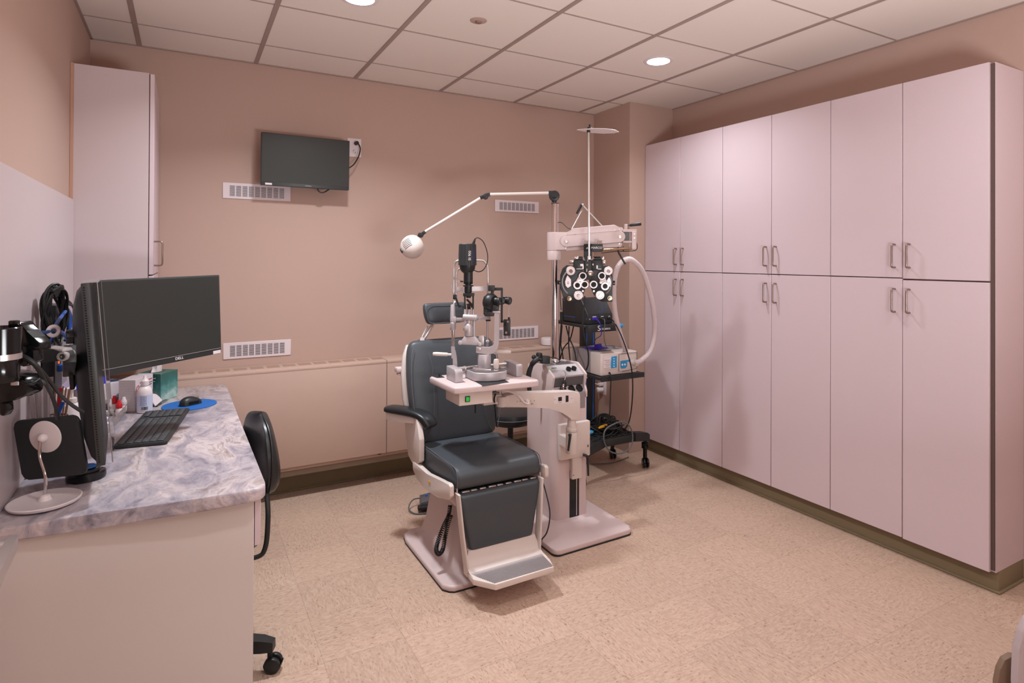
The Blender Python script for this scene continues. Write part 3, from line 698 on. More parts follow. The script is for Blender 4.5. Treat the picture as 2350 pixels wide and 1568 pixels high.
# boxes and bottles
t = thing('tissue_box', 'tall teal green printed tissue box at the back of the worktop', 'tissue box', (-.07, 3.56, ZT))
F = fr((-.046, 3.545, ZT), V((.5, .87, 0)), (0, 0, 1))   # front right upright edge
F = fr(V((-0.1045, 3.4981, 0.7605)), (V((-0.0434, 3.5942, 0.7605)) - V((-0.1045, 3.4981, 0.7605))), (0, 0, 1)); L1 = (V((-0.0434, 3.5942, 0.7605)) - V((-0.1045, 3.4981, 0.7605))).length
part('carton', MB(F).box((0, 0, 0), (L1 + .02, .13, .14), .001, 1), M_TISSUE, t)
b = MB(F); b.prism([(L1 / 2 + .01 + .045 * math.cos(q), .065 + .03 * math.sin(q)) for q in [2 * PI * i / 24 for i in range(24)]], .0006, Matrix.Translation((0, 0, .14))); part('opening', b, M_DINK, t)
rr = [[(L1 / 2 + .01 + (.035 - z * .3) * math.cos(q) * (1 + .25 * math.sin(3 * q + z * 60)), .065 + (.016 + z * .1) * math.sin(q), .1408 + z) for q in [2 * PI * i / 16 for i in range(16)]] for z in (0, .01, .022, .034)]
part('tissue', MB(F).loft(rr), M_WHITE, t, 'white tissue sticking out')
text('lettering', 'Green', .012, F @ fr((-.0006, .042, .118), (0, -1, 0), (-1, 0, 0)), M_INK, t)
text('lettering', 'soft tissue', .006, F @ fr((-.0006, .042, .103), (0, -1, 0), (-1, 0, 0)), M_INK, t)
t = thing('medicine_carton', 'grey white printed carton standing between the dropper bottle and the glove box', 'box', (-.2, 3.4, ZT))
p, q = V((-0.2023, 3.3283, 0.7605)), V((-0.1393, 3.4862, 0.7605)); F = fr(p, q - p, (0, 0, 1)); L1 = (q - p).length
part('carton', MB(F).box((0, 0, .0), (L1, .072, .15), .0008, 1), M_PRINT, t)
part('front_face', MB(F).box((.0005, -.0008, .07), (L1 - .0005, .0, .149)), M_PAPER, t, 'white front face')
b = MB(F); b.torus((.022, -.001, .105), .014, .0015, (0, 1, 0)); b.box((.04, -.0014, .125), (L1 - .008, -.0008, .13)); part('print', b, M_RINK, t, 'red printed mark')
text('lettering', 'CH', .02, F @ fr((.024, -.001, .105), (1, 0, 0), (0, -1, 0)), M_RINK, t)
b = MB(F); b.box((.045, -.0014, .11), (L1 - .006, -.0008, .114)); b.box((.045, -.0014, .1), (L1 - .012, -.0008, .104)); part('small_print', b, M_DINK, t)
t = thing('glove_box', 'white and purple printed glove box with a blue glove sticking out', 'box', (-.33, 3.3, ZT))
p, q = V((-0.3667, 3.3819, 0.7605)), V((-0.2448, 3.4933, 0.7605)); F = fr(p, q - p, (0, 0, 1)); L1 = (q - p).length
part('carton', MB(F).box((-.03, 0, .0), (L1, .1, .125), .001, 1), M_PAPER, t)
b = MB(F)
for x, z, s_ in ((L1 - .028, .085, .014), (.02, .115, .012)): b.prism([(s_ * math.cos(PI / 3 * i), s_ * math.sin(PI / 3 * i)) for i in range(6)], .001, fr((x, -.001, z), (1, 0, 0), (0, 1, 0)))
part('print', b, M_PURP, t, 'purple hexagon print')
b = MB(F); b.box((-.028, -.0012, .0), (L1 - .03, 0, .052)); part('lower_band', b, M_GCARD, t, 'grey lower band'); 
text('lettering', 'n', .026, F @ fr((.05, -.002, .034), (1, 0, 0), (0, -1, 0)), M_BINK, t)
b = MB(F); b.prism([(.05 * math.cos(q_), .02 * math.sin(q_)) for q_ in [2 * PI * i / 24 for i in range(24)]], .001, Matrix.Translation((L1 - .055, .05, .125))); part('opening', b, M_CYAN, t, 'light blue dispensing slot')
rr = [[(.01 + x + (w) * math.cos(a_), .05 + .03 * math.sin(a_) * w / .05, .1255 + z + .008 * math.sin(3 * a_ + x * 40)) for a_ in [2 * PI * i / 16 for i in range(16)]] for x, w, z in ((.0, .07, 0), (.01, .075, .012), (.03, .06, .022), (.045, .03, .028))]
part('glove', MB(F).loft(rr), M_GLOVE, t, 'blue nitrile glove', ang=70)
# squeeze bottle
t = thing('solution_bottle', 'white squeeze bottle with a pale blue label in front of the carton', 'bottle', (-.16, 3.31, ZT)); c = V((-0.1632, 3.3071, 0.7605))
part('body', MB().lathe([(0, 0), (.028, 0), (.0315, .004), (.0315, .085), (.03, .1), (.023, .115), (.0145, .122), (.0145, .126), (0, .126)], c, n=36), M_WHITE, t)
b = MB().lathe([(.032, .012), (.032, .083)], c, n=36, cap=False); part('label_wrap', b, mat('pale_blue_label', '#c3cbe0', .5), t)
b = MB().lathe([(.0145, .1262), (.017, .127), (.017, .147), (.013, .152), (.008, .158), (.005, .172), (0, .173)], c, n=28); part('cap', b, M_WHITE, t)
b = MB(); rnd = random.Random(4)
for i in range(14):
    a_ = math.radians(-112 + i * 3.6); b.obox(c + V((.0322 * math.cos(a_), .0322 * math.sin(a_), .024)), (.0006, .0006 + .0012 * rnd.random(), .014), fr((0, 0, 0), (math.cos(a_), math.sin(a_), 0)))
part('barcode', b, M_DINK, t)
b = MB()
for j in range(12):
    for i in range(5):
        a_ = math.radians(-118 + i * 10 + rnd.uniform(-2, 2)); b.obox(c + V((.0322 * math.cos(a_), .0322 * math.sin(a_), .037 + j * .0038)), (.0004, .004, .001), fr((0, 0, 0), (math.cos(a_), math.sin(a_), 0)))
part('small_print', b, M_BINK, t)
def dropper(u, v, cap, label, px, z=ZT):
    c = V(px); t = thing('dropper_bottle', label, 'bottle', c, 'small eye dropper bottles')
    part('body', MB().lathe([(0, 0), (.0125, 0), (.0138, .002), (.0138, .024), (.011, .03), (.0085, .032), (0, .032)], c, n=24), M_WHITE, t)
    b = MB().lathe([(.0115, .0325), (.0125, .034), (.012, .05), (.008, .058), (.0058, .068), (0, .069)], c, n=24)
    for i in range(14): a_ = 2 * PI * i / 14; b.obox(c + V((.0122 * math.cos(a_), .0122 * math.sin(a_), .042)), (.001, .0012, .014), fr((0, 0, 0), (math.cos(a_), math.sin(a_), 0)))
    part('cap', b, cap, t)
tr = .766
dropper(0, 0, M_RED, 'small dropper bottle with a red cap, second row beside the grey carton', (-0.2887, 3.3872, 0.766))
dropper(0, 0, M_RED, 'small dropper bottle with a red cap, nearest to the keyboard', (-0.2608, 3.274, 0.766))
dropper(0, 0, M_WHITE, 'small dropper bottle with a white cap beside the red capped pair', (-0.2473, 3.3374, 0.766))
for (p, lab) in (((-0.303, 3.3231, 0.766), 'tiny white vial with a black cap in the wire tray'),):
    c = V(p); t = thing('sample_vial', lab, 'vial', c)
    part('body', MB().lathe([(0, 0), (.016, 0), (.017, .002), (.017, .014), (.012, .017), (0, .017)], c, n=24), M_CREAM, t)
    part('stopper', MB().lathe([(.0055, .0172), (.0065, .02), (.006, .028), (.003, .031), (0, .031)], c, n=16), M_BLACK, t)
# wire tray
t = thing('wire_tray', 'low silver wire mesh tray between the monitor and the keyboard', 'tray', (-.27, 3.05, ZT))
p, q = V((-0.2794, 2.9123, 0.7605)), V((-0.2312, 3.3993, 0.7605)); F = fr(p, q - p, (0, 0, 1)); L1 = (q - p).length
b = MB(F)
for z in (.002, .008, .014, .02, .026, .032): b.tube([(0, 0, z), (L1, 0, z), (L1, .12, z), (0, .12, z)], .0011, 5, 1, True)
for i in range(22): x = L1 * i / 21; b.cyl((x, 0, .001), (x, 0, .033), .0007, n=5); b.cyl((x, .12, .001), (x, .12, .033), .0007, n=5)
b.tube([(0, 0, .034), (L1, 0, .034), (L1, .12, .034), (0, .12, .034)], .002, 6, 1, True)
part('wire_wall', b, M_STEEL, t); part('floor_plate', MB(F).box((0, 0, .0), (L1, .12, .004)), M_STEEL, t)
b = MB(F)
for i in range(5): b.obox((.05 + .045 * i, .05 + .012 * math.sin(i * 2), .016 + .003 * i), (.07, .03, .004), fr((0, 0, 0), (math.cos(i * 1.1), math.sin(i * 1.1), .1)), .001)
single('paper_packets', b, M_PAPER, 'loose white paper packets lying in the wire tray', 'packets', kind='stuff')
# pen cup
t = thing('pencil_cup', 'black wire mesh pencil cup behind the tablet', 'cup', (-.37, 2.66, ZT)); c = V((-.398, 2.55, ZT)); HC = .18
b = MB(); R = .048
for k in range(26):
    a_ = 2 * PI * k / 26
    for sg in (1, -1): b.tube([c + V((R * (.9 + .1 * s_) * math.cos(a_ + sg * s_ * 1.5), R * (.9 + .1 * s_) * math.sin(a_ + sg * s_ * 1.5), HC * s_)) for s_ in (0, .2, .4, .6, .8, 1)], .0009, 5, 2)
b.torus(c + V((0, 0, HC)), R, .0028, n=40); b.lathe([(0, .001), (R * .9, .001), (R * .92, .006)], c, cap=False)
part('mesh_wall', b, M_BLACKM, t)
sw = ['clear film wrapped swab leaning furthest left in the pencil cup', 'clear film wrapped swab at the back of the pencil cup', 'clear film wrapped swab at the front of the pencil cup', 'short clear film wrapped swab in the middle of the pencil cup', 'clear film wrapped swab beside the wooden sticks in the pencil cup']
for i, (dx, dy, ex_, ey_, h) in enumerate(((-.02, -.01, -.05, .0, .345), (-.02, .012, -.036, .015, .335), (-.012, -.022, -.018, -.02, .33), (-.01, .014, -.024, .004, .31), (.0, -.01, -.002, -.014, .32))):
    g = MB(); p0 = c + V((dx, dy, .008)); p1 = c + V((ex_, ey_, h)); u_ = V((.4, -.9, 0)); g.beam(p0, p1, .026, .003, .001, up=u_); g.mi = 1; g.cyl(p0 + V((0, -.003, 0)), p0 + (p1 - p0) * .97 + V((0, -.003, 0)), .0028, n=8)
    single('wrapped_swab', g, [M_FILM, M_WHITE], sw[i], 'swab')
for i in range(7):
    g = MB(); p0 = c + V((.01 + .002 * i, -.01 + .006 * (i % 3), .008)); p1 = c + V((.016 + .007 * i, -.012 + .009 * (i % 3), .285 - .008 * (i % 3))); g.cyl(p0, p1, .0024, n=8)
    single('wooden_stick', g, M_WOOD, 'plain wooden applicator stick standing in the pencil cup', 'stick', 'wooden sticks in the pencil cup')
g = MB(); g.tube([c + V((.012, -.036, .02)), c + V((.022, -.036, .17)), c + V((.04, -.03, .235))], .0065, 8); single('blue_marker', g, M_BLUE, 'dark blue marker pen in the pencil cup', 'pen')
g = MB(); g.cyl(c + V((.012, -.012, .01)), c + V((.028, -.014, .27)), .004); g.ball(c + V((.0285, -.014, .275)), .0075); single('red_pen', g, M_RED, 'red pen standing in the pencil cup', 'pen')
# pump bottle
t = thing('pump_bottle', 'clear white pump bottle behind the upright monitor', 'bottle', (-.40, 3.0, ZT)); c = V((-.4, 3.02, ZT))
part('body', MB().lathe([(0, 0), (.034, 0), (.037, .004), (.037, .11), (.03, .125), (.014, .132), (0, .132)], c, n=32), M_WHITE, t)
part('collar', MB().lathe([(.0145, .1325), (.017, .134), (.017, .15), (.012, .154), (0, .154)], c, n=24), M_CREAM, t)
b = MB().cyl(c + V((0, 0, .1545)), c + V((0, 0, .185)), .005); b.lathe([(.013, .185), (.014, .19), (.011, .198), (0, .199)], c, n=20); b.tube([c + V((0, 0, .192)), c + V((-.025, -.02, .191)), c + V((-.035, -.03, .184))], .005, 8)
part('pump', b, M_WHITE, t)
# leaning leaflet holder
t = thing('card_holder', 'clear acrylic holder with a rounded grey card beside the tissue box', 'holder', (-.11, 3.42, ZT))
p = V((-0.1075, 3.4188, 0.7605)); q = V((-0.0695, 3.5318, 0.7605)); F = fr(p, q - p, (0, 0, 1)); L1 = (q - p).length
part('base', MB(F).box((-.03, 0, 0), (L1, .07, .006), .001, 1), M_CLEAR, t)
part('card', MB(F).prism([(-.03, 0), (.06, 0), (.058, .02), (.045, .042), (.02, .055), (-.03, .06)], .003, fr((0, .01, .006), (1, 0, .1), (0, -.8, .45))), M_PAPER, t)
# ---------------------------------------------------------------- examination chair (faces -Y)
t = thing('exam_chair', 'charcoal vinyl examination chair with white shell and ribbed footrest', 'examination chair', (1.265, 2.78, 0))
poly = [(1.03, 2.47), (1.05, 2.458), (1.48, 2.45), (1.515, 2.475), (1.53, 2.95), (1.5, 3.1), (1.06, 3.1), (1.015, 3.06), (1.004, 3.0), (1.008, 2.5)]
b = MB().prism(poly, .03, None, .01, 3, rim=True); part('base_plate', b, M_PUTTY, t)
part('base_edge', MB().prism([(1.265 + (x - 1.265) * 1.004, 2.775 + (y - 2.775) * 1.004) for x, y in poly], .006, Matrix.Translation((0, 0, .0002))), M_BLACK, t, 'dark rubber edge')
def rr3(cx, cy, w, h, r, z): return [(x, y, z) for x, y in rrect(w, h, r, 5, cx, cy)]
b = MB().loft([rr3(1.262, 2.80, .40, .52, .05, .028), rr3(1.262, 2.80, .36, .48, .05, .05), rr3(1.262, 2.815, .31, .42, .05, .12), rr3(1.262, 2.83, .26, .34, .05, .3), rr3(1.262, 2.83, .25, .33, .05, .36)])
part('pedestal', b, M_PUTTY, t, ang=45)
b = MB().lathe([(.085, .03), (.075, .1), (.07, .3)], (1.215, 2.69, .03), n=28); part('lift_housing', b, M_PUTTY, t)
part('seat_frame', MB().box((1.07, 2.5, .36), (1.465, 2.93, .425), .01, 2), M_PUTTY, t)
# seat with a waterfall front: side profile swept across
prof = [(2.445, .452), (2.432, .47), (2.428, .5), (2.436, .53), (2.462, .55), (2.51, .558), (2.6, .552), (2.75, .545), (2.93, .545), (2.94, .53), (2.94, .43), (2.7, .425), (2.56, .44)]
rr = []
for x, k in ((1.043, .88), (1.047, .95), (1.056, .985), (1.075, 1), (1.265, 1.012), (1.455, 1), (1.474, .985), (1.483, .95), (1.487, .88)):
    rr.append([(x, 2.69 + (y - 2.69) * (k if k < 1 else 1), .495 + (z - .495) * k - (.008 * (1 - abs(x - 1.265) / .22) if .53 < z and 2.5 < y < 2.9 else 0)) for y, z in prof])
part('seat', MB().loft(rr), M_LEATH, t, ang=75, sub=1)
s = MB()
for x in (1.05, 1.48): s.tube([(x, 2.441, .455), (x, 2.432, .5), (x, 2.44, .532), (x, 2.47, .552), (x, 2.6, .551), (x, 2.9, .545)], .0022, 6)
part('seat_piping', s, M_PIPE, t)
# backrest
rr = []
for z, hw, y in ((.535, .2, 2.905), (.545, .217, 2.9), (.6, .232, 2.903), (.68, .25, 2.91), (.78, .262, 2.925), (.88, .264, 2.945), (.97, .255, 2.972), (1.02, .243, 2.99), (1.043, .228, 3.002), (1.052, .2, 3.012)):
    th = .085 if .55 < z < 1.04 else .06
    rr.append([(1.265 + hw * sx, y + th * .5 + th * .5 * sy + (.012 * (1 - abs(sx)) if sy < 0 else 0) * (1 if z < .8 else .3), z) for sx, sy in [(max(-1, min(1, 1.12 * math.cos(a))), max(-1, min(1, 1.25 * math.sin(a)))) for a in [2 * PI * i / 32 for i in range(32)]]])
part('backrest', MB().loft(rr), M_LEATH, t, ang=75, sub=1)
s = MB()
for sg in (-1, 1):
    s.tube([(1.265 + sg * x, y, z) for x, y, z in ((.195, 2.899, .55), (.165, 2.9, .6), (.148, 2.9, .66), (.142, 2.905, .74), (.143, 2.915, .83), (.147, 2.93, .93), (.16, 2.95, 1.0))], .0016, 6)
    s.tube([(1.265 + sg * x, y, z) for x, y, z in ((.222, 2.9, .57), (.246, 2.906, .7), (.254, 2.922, .8), (.252, 2.945, .9), (.243, 2.968, .98), (.226, 2.985, 1.03))], .0022, 6)
part('backrest_seam', s, M_PIPE, t)
# headrest
F = fr((1.228, 3.035, 1.188), (1, .05, 0), (.02, -1, .12)); rr = []
for y, w, th in ((-.056, .098, .02), (-.05, .106, .03), (-.02, .118, .036), (.02, .125, .036), (.048, .124, .03), (.057, .115, .02)):
    rr.append([(w * max(-1, min(1, 1.08 * math.cos(a))), y + .004 * math.cos(a) ** 2 * (1 if y > 0 else 0), th * max(-1, min(1, 1.2 * math.sin(a))) + .012 * math.cos(a) ** 2) for a in [2 * PI * i / 28 for i in range(28)]])
part('headrest', MB(F).loft(rr), M_LEATH, t, ang=75, sub=1)
part('headrest_piping', MB(F).tube([(-.098, -.047, .038), (0, -.05, .04), (.1, -.047, .038), (.117, .0, .045), (.113, .045, .04), (0, .05, .036), (-.113, .045, .04), (-.117, 0, .045)], .002, 6, 5, True), M_PIPE, t)
b = MB(); b.beam((1.1706, 3.06, 1.1281), (1.1188, 3.06, 1.0509), .022, .014, .003, (1, 0, 0)); b.beam((1.1444, 3.07, 1.1214), (1.1052, 3.07, 1.0506), .014, .01, .003, (1, 0, 0)); b.cyl((1.1074, 3.09, 1.0457), (1.1005, 3.03, 1.0556), .012)
part('headrest_bracket', b, M_STEEL, t)
# white rear shell and its details
rr = []
for z, hw, y in ((.5, .2, 2.99), (.6, .24, 2.995), (.75, .268, 3.01), (.88, .27, 3.03), (.97, .255, 3.05), (1.02, .23, 3.07)):
    rr.append([(1.262 + hw * sx, y + .02 + .03 * sy, z) for sx, sy in [(max(-1, min(1, 1.1 * math.cos(a))), max(-1, min(1, 1.2 * math.sin(a)))) for a in [2 * PI * i / 24 for i in range(24)]]])
part('rear_shell', MB().loft(rr), M_CREAM, t, ang=60)
b = MB().obox(V((1.0027, 3.08, 0.8959)), (.062, .05, .026), None, .006, 2); b.obox(V((1.0052, 3.08, 0.8725)), (.05, .03, .01), None, .002)
part('release_handle', b, M_PUTTY, t)
b = MB()
p0, p1 = V((1.0127, 3.03, 0.8574)), V((1.0002, 3.03, 0.7672))
for i in range(9):
    b.mi = 1 if i in (3, 4) else (2 if i in (6,) else 0); b.obox(p0 + (p1 - p0) * (i + .5) / 9, (.008, .003, .0065))
part('warning_strip', b, [M_DINK, M_RINK, mat('green_ink', '#4c8a5c', .5)], t, 'small coloured printed strip')
# arm
P1, P2 = V((.925, 3.075, .70)), V((1.045, 2.885, .705)); d = (P2 - P1).normalized(); n = V((-d.y, d.x, 0)); rr = []
for q, w, th, z in ((0, .032, .012, .0), (.012, .04, .019, .0), (.1, .043, .02, .0), (.2, .043, .02, -.004), (.245, .044, .022, -.016), (.27, .043, .024, -.038), (.285, .042, .024, -.062), (.29, .036, .02, -.07)):
    c = P1 + d * q + V((0, 0, z)); up = V((0, 0, 1)) if q < .2 else (V((0, 0, 1)) + d * min(1.6, (q - .2) * 24)).normalized()
    rr.append([c + n * w * max(-1, min(1, 1.15 * math.cos(a))) + up * th * max(-1, min(1, 1.15 * math.sin(a))) for a in [2 * PI * i / 20 for i in range(20)]])
part('armrest', MB().loft(rr), M_LEATHB, t, ang=60, sub=1)
b = MB().prism([(.0, -.012), (.22, -.02), (.245, -.035), (.24, -.052), (.02, -.06), (.0, -.05)], .05, fr(P1 + n * .025 + d * .01, d, -n), .004)
part('armrest_support', b, M_CREAM, t)
F = fr((1.01, 0, 0), (0, 1, 0), (1, 0, 0))
b = MB(F).prism([(3.0474, 0.6662), (2.8633, 0.6907), (2.8169, 0.5897), (2.8153, 0.4827), (2.8532, 0.4584), (2.9254, 0.4433), (2.9874, 0.4654), (3.0312, 0.5556)], .028, None, .005, 2)
part('armrest_post', b, M_CREAM, t)
for x in (1.008, 1.496):
    F = fr((x, 0, 0), (0, 1, 0), (1, 0, 0))
    b = MB(F).prism([(2.9144, 0.456), (2.8752, 0.4633), (2.7025, 0.4585), (2.5203, 0.4844), (2.4391, 0.4993), (2.4194, 0.4925), (2.4188, 0.4472), (2.4531, 0.4218), (2.5615, 0.3955), (2.7014, 0.382), (2.8418, 0.3865), (2.9072, 0.414)], .022, None, .006, 2)
    sp = part('side_panel', b, M_CREAM, t)
b = MB().obox(V((1.0065, 2.6661, 0.4313)), (.002, .022, .012), None, .0008, 1); part('maker_badge', b, M_YEL, t, 'tiny yellow badge')
# leg rest and footrest
rr = []
for z, hw, y in ((.197, .158, 2.41), (.2, .1615, 2.402), (.206, .163, 2.4), (.425, .213, 2.415), (.436, .212, 2.42), (.441, .207, 2.43)):
    rr.append([(1.262 + hw * sx, y + .03 + .03 * sy, z) for sx, sy in [(max(-1, min(1, 1.02 * math.cos(a))), max(-1, min(1, 2.2 * math.sin(a)))) for a in [2 * PI * i / 48 for i in range(48)]]])
part('leg_rest', MB().loft(rr), M_LEATH, t, ang=50)
b = MB()
for i in range(9): x = 1.075 + i * .044; b.box((x, 2.438, .4435), (x + (.03 if i % 3 else .038), 2.45, .4495), .001, 1)
for x in (1.05, 1.478): b.cyl((x, 2.437, .41), (x, 2.437, .47), .004)
part('leg_rest_hinge', b, M_STEEL, t)
for sg in (-1, 1):
    a0, a1 = V((1.262 + sg * .213, 2.425, .44)), V((1.262 + sg * .182, 2.40, .10))
    b = MB().loft([[a0 + V((sx * .006, sy * .022, .01)) for sx, sy in rrect(2, 2, .6, 4)], [a0 + (a1 - a0) * .5 + V((sx * .006, sy * .024, 0)) for sx, sy in rrect(2, 2, .6, 4)], [a1 + V((sx * .006, sy * .026, .03)) for sx, sy in rrect(2, 2, .6, 4)], [a1 + V((sx * .006, sy * .02, .0)) for sx, sy in rrect(2, 2, .6, 4)]])
    b.cyl(a1 + V((sg * .005, 0, .05)), a1 + V((sg * .009, 0, .05)), .005)
    part('footrest_arm', b, M_CREAM, t)
rr = []
for y, z, hw in ((2.43, .197, .168), (2.405, .197, .170), (2.40, .165, .180), (2.385, .14, .185), (2.36, .128, .187), (2.315, .124, .186)):
    rr.append([(1.262 - hw, y, z), (1.262 + hw, y, z), (1.262 + hw, y + .012, z - .018), (1.262 - hw, y + .012, z - .018)])
b = MB().loft(rr); b.prism([(1.075, 2.375), (1.449, 2.375), (1.449, 2.30), (1.428, 2.232), (1.138, 2.228), (1.072, 2.31)], .026, Matrix.Translation((0, 0, .098)), .004, 2)
part('footrest', b, M_CREAM, t)
b = MB(); 
for i in range(17):
    y = 2.238 + i * .0078; xl = 1.138 - max(0, (y - 2.232)) * .52; xr = 1.426 + max(0, (y - 2.232)) * .1
    b.box((xl, y, .1235), (min(xr, 1.44), y + .0046, .1275), .0008, 1)
part('footrest_tread', b, M_GREYP, t, 'ribbed grey tread')
# coiled cord of the hand control
pts = [V((1.1107, 2.66, 0.3041)), V((1.0978, 2.65, 0.2584)), V((1.0655, 2.63, 0.2256)), V((1.0317, 2.61, 0.176)), V((1.0173, 2.6, 0.1392)), V((1.0303, 2.6, 0.116)), V((1.0496, 2.6, 0.1316)), V((1.0643, 2.61, 0.1788)), V((1.0876, 2.63, 0.227)), V((1.1134, 2.65, 0.2656))]
Q = []
for i in range(len(pts) - 1):
    for k in range(8): 
        p0, p1, p2, p3 = pts[max(i - 1, 0)], pts[i], pts[i + 1], pts[min(i + 2, len(pts) - 1)]; u = k / 8
        Q.append(.5 * (2 * p1 + (p2 - p0) * u + (2 * p0 - 5 * p1 + 4 * p2 - p3) * u * u + (3 * p1 - p0 - 3 * p2 + p3) * u ** 3))
b = MB(); H_ = []; tot = 62 * 8
for i in range(tot):
    f_ = i / tot * (len(Q) - 1.001); k = int(f_); p = Q[k].lerp(Q[k + 1], f_ - k); tg = (Q[k + 1] - Q[k]).normalized(); n1 = tg.cross(V((.4, .8, .1))).normalized(); n2 = tg.cross(n1); a = 2 * PI * i / 8
    H_.append(p + n1 * .0085 * math.cos(a) + n2 * .0085 * math.sin(a))
b.tube(H_, .0026, 5, 1); part('coiled_cord', b, M_RUBBER, t)
# foot control on the floor behind
t = thing('foot_control', 'grey foot control with a black pedal on the floor behind the examination chair', 'foot pedal', (1.32, 3.38, 0))
F = fr((1.31, 3.395, 0), (1, -.28, 0), (0, 0, 1))
part('housing', MB(F).prism([(-.08, .0), (.08, .0), (.08, .05), (.03, .065), (-.08, .045)], .12, fr((0, .06, 0), (1, 0, 0), (0, -1, 0)), .004), M_DGREY, t)
part('pedal', MB(F).box((-.1, -.1, .012), (.03, -.055, .034), .008, 2), M_BLACK, t)
b = MB(F); b.cyl((-.04, .02, .05), (-.04, .02, .058), .008); b.cyl((.0, .02, .056), (.0, .02, .064), .009); part('button', b, M_STRIPE, t)
part('switch', MB(F).box((.04, -.075, .02), (.055, -.055, .036), .002), M_RED, t, 'small red switch')
part('guard_wire', MB(F).tube([(-.06, .02, .04), (-.12, -.0, .045), (-.15, -.05, .02), (-.13, -.1, .008), (-.08, -.12, .006), (.05, -.11, .006)], .004, 8), M_GREYC, t)
# ---------------------------------------------------------------- instrument stand
t = thing('instrument_stand', 'putty coloured instrument stand with chrome pole, side arm and table', 'instrument stand', (1.86, 2.85, 0))
poly = arc(1.643, 2.538, .035, 180, 270) + arc(2.078, 2.546, .035, 275, 358) + [(2.125, 3.1), (2.1, 3.15), (1.64, 3.15), (1.608, 3.12)]
part('base_plate', MB().prism(poly, .03, Matrix.Translation((0, 0, .004)), .009, 3, rim=True), M_PUTTY, t)
part('base_edge', MB().prism([(1.86 + (x - 1.86) * 1.004, 2.83 + (y - 2.83) * 1.004) for x, y in poly], .008), M_BLACK, t, 'dark rubber edge')
XA, XB, YA, YC = 1.778, 2.004, 2.787, 3.08
b = MB().prism(arc(XA + .05, YA + .05, .05, 180, 270, 8) + [(XB - .008, YA), (XB, YA + .008), (XB, YC), (XA, YC)], .667, Matrix.Translation((0, 0, .032)), .003, 2, rim=True)
part('column', b, M_PUTTY, t, ang=30)
b = MB().box((1.885, YA - .0015, .034), (1.949, YA + .004, .30)); part('lift_slot', b, M_GLOSSB, t, 'black lift slot')
part('lift_rail', MB().box((1.929, YA - .0025, .04), (1.934, YA + .002, .30)), M_STEEL, t)
# console cheeks
prof = [(3.075, .70), (3.075, .862), (3.05, .876), (2.885, .886), (2.872, .884), (2.794, .836), (2.788, .828), (2.808, .768), (2.79, .745), (2.785, .735), (2.785, .70)]
for x in (XA - .0015, XB - .0105):
    part('console_cheek', MB(fr((x, 0, 0), (0, 1, 0), (1, 0, 0))).prism(prof, .012, None, .0035, 2), M_PUTTY, t)
inn = [(3.07, .70), (3.07, .868), (2.888, .876), (2.804, .828), (2.82, .766), (2.796, .732), (2.796, .70)]
X0, X1 = XA + .012, XB - .012
b = MB()
def strip(mb, a, c): mb.quad((X0, *a), (X1, *a), (X1, *c), (X0, *c))
strip(b, inn[1], inn[2]); part('console_top', b, M_DGREY, t, 'dark grey top')
b = MB().prism([(2.888, .876), (2.804, .828), (2.806, .82), (2.892, .866)], X1 - X0, fr((X0, 0, 0), (0, 1, 0), (1, 0, 0))); cp = part('control_panel', b, M_ALU, t, 'silver sloping control panel')
b = MB(); strip(b, inn[3], inn[4]); strip(b, (3.07, .7), inn[1]); part('console_recess', b, M_DGREY, t, 'dark grey recess')
b = MB(); strip(b, inn[4], inn[5]); wl = part('well_ledge', b, M_ALU, t)
b = MB().box((X0 + .045, YA - .002, .64), (X1 - .004, YA + .002, .728)); b.box((X0, YA + .002, .7), (X1, YA + .009, .732)); part('well_front', b, M_GREYP, t, 'grey front plate')
sl = V((0, -.087, -.05)).normalized(); nz = V((0, -.05, .087)).normalized(); Fp = fr((XA, 2.846, .8521), (1, 0, 0), nz)
b = MB(Fp)
for x in (.135, .172):
    k = MB(Fp).lathe([(.015, .0), (.0155, .004), (.0145, .012), (.0, .0135)], (x, .0, .001), n=28); part('knob', k, M_GLOSSB, cp)
b.box((.018, .018, .0004), (.033, .034, .0012)); part('maker_logo', b, M_LGREEN, cp, 'small green logo')
text('lettering', 'marco', .013, Fp @ Matrix.Translation((.053, .027, .0012)), M_DINK, cp)
text('lettering', 'm', .014, Fp @ Matrix.Translation((.0255, .0265, .0014)), M_INK, cp)
nl = V((0, -.817, .577)); Fl = fr((XA, 2.808, .749), (1, 0, 0), nl)
for x in (.075, .132, .185):
    k = MB(Fl).lathe([(.021, .0), (.0225, .004), (.021, .006), (.0175, .004), (.0165, .0008), (0, .0008)], (x, .0, 0), n=32); part('instrument_well', k, M_GLOSSB, t)
# diagnostic handle standing in the left well
h = thing('diagnostic_handle', 'small black and chrome instrument handle standing in the console well', 'instrument', (XA + .1, 2.8, .76))
p0, p1 = V((1.8374, 2.79, 0.7609)), V((1.8517, 2.79, 0.8106))
b = MB().cyl(p0, p0 + (p1 - p0) * .55, .009, n=20, bev=.001); part('chrome_neck', b, M_CHROME, h, 'chrome neck')
b = MB().cyl(p0 + (p1 - p0) * .55, p1, .0105, .008, n=20, bev=.001); b.obox(p0 + (p1 - p0) * .5 + V((.006, -.008, 0)), (.01, .012, .03), None, .002); part('head', b, M_BLACK, h)
part('cord', MB().tube([p1, (1.8574, 2.79, 0.8344), (1.8448, 2.78, 0.8592), (1.8365, 2.785, 0.8664)], .0022, 6), M_STEEL, h)
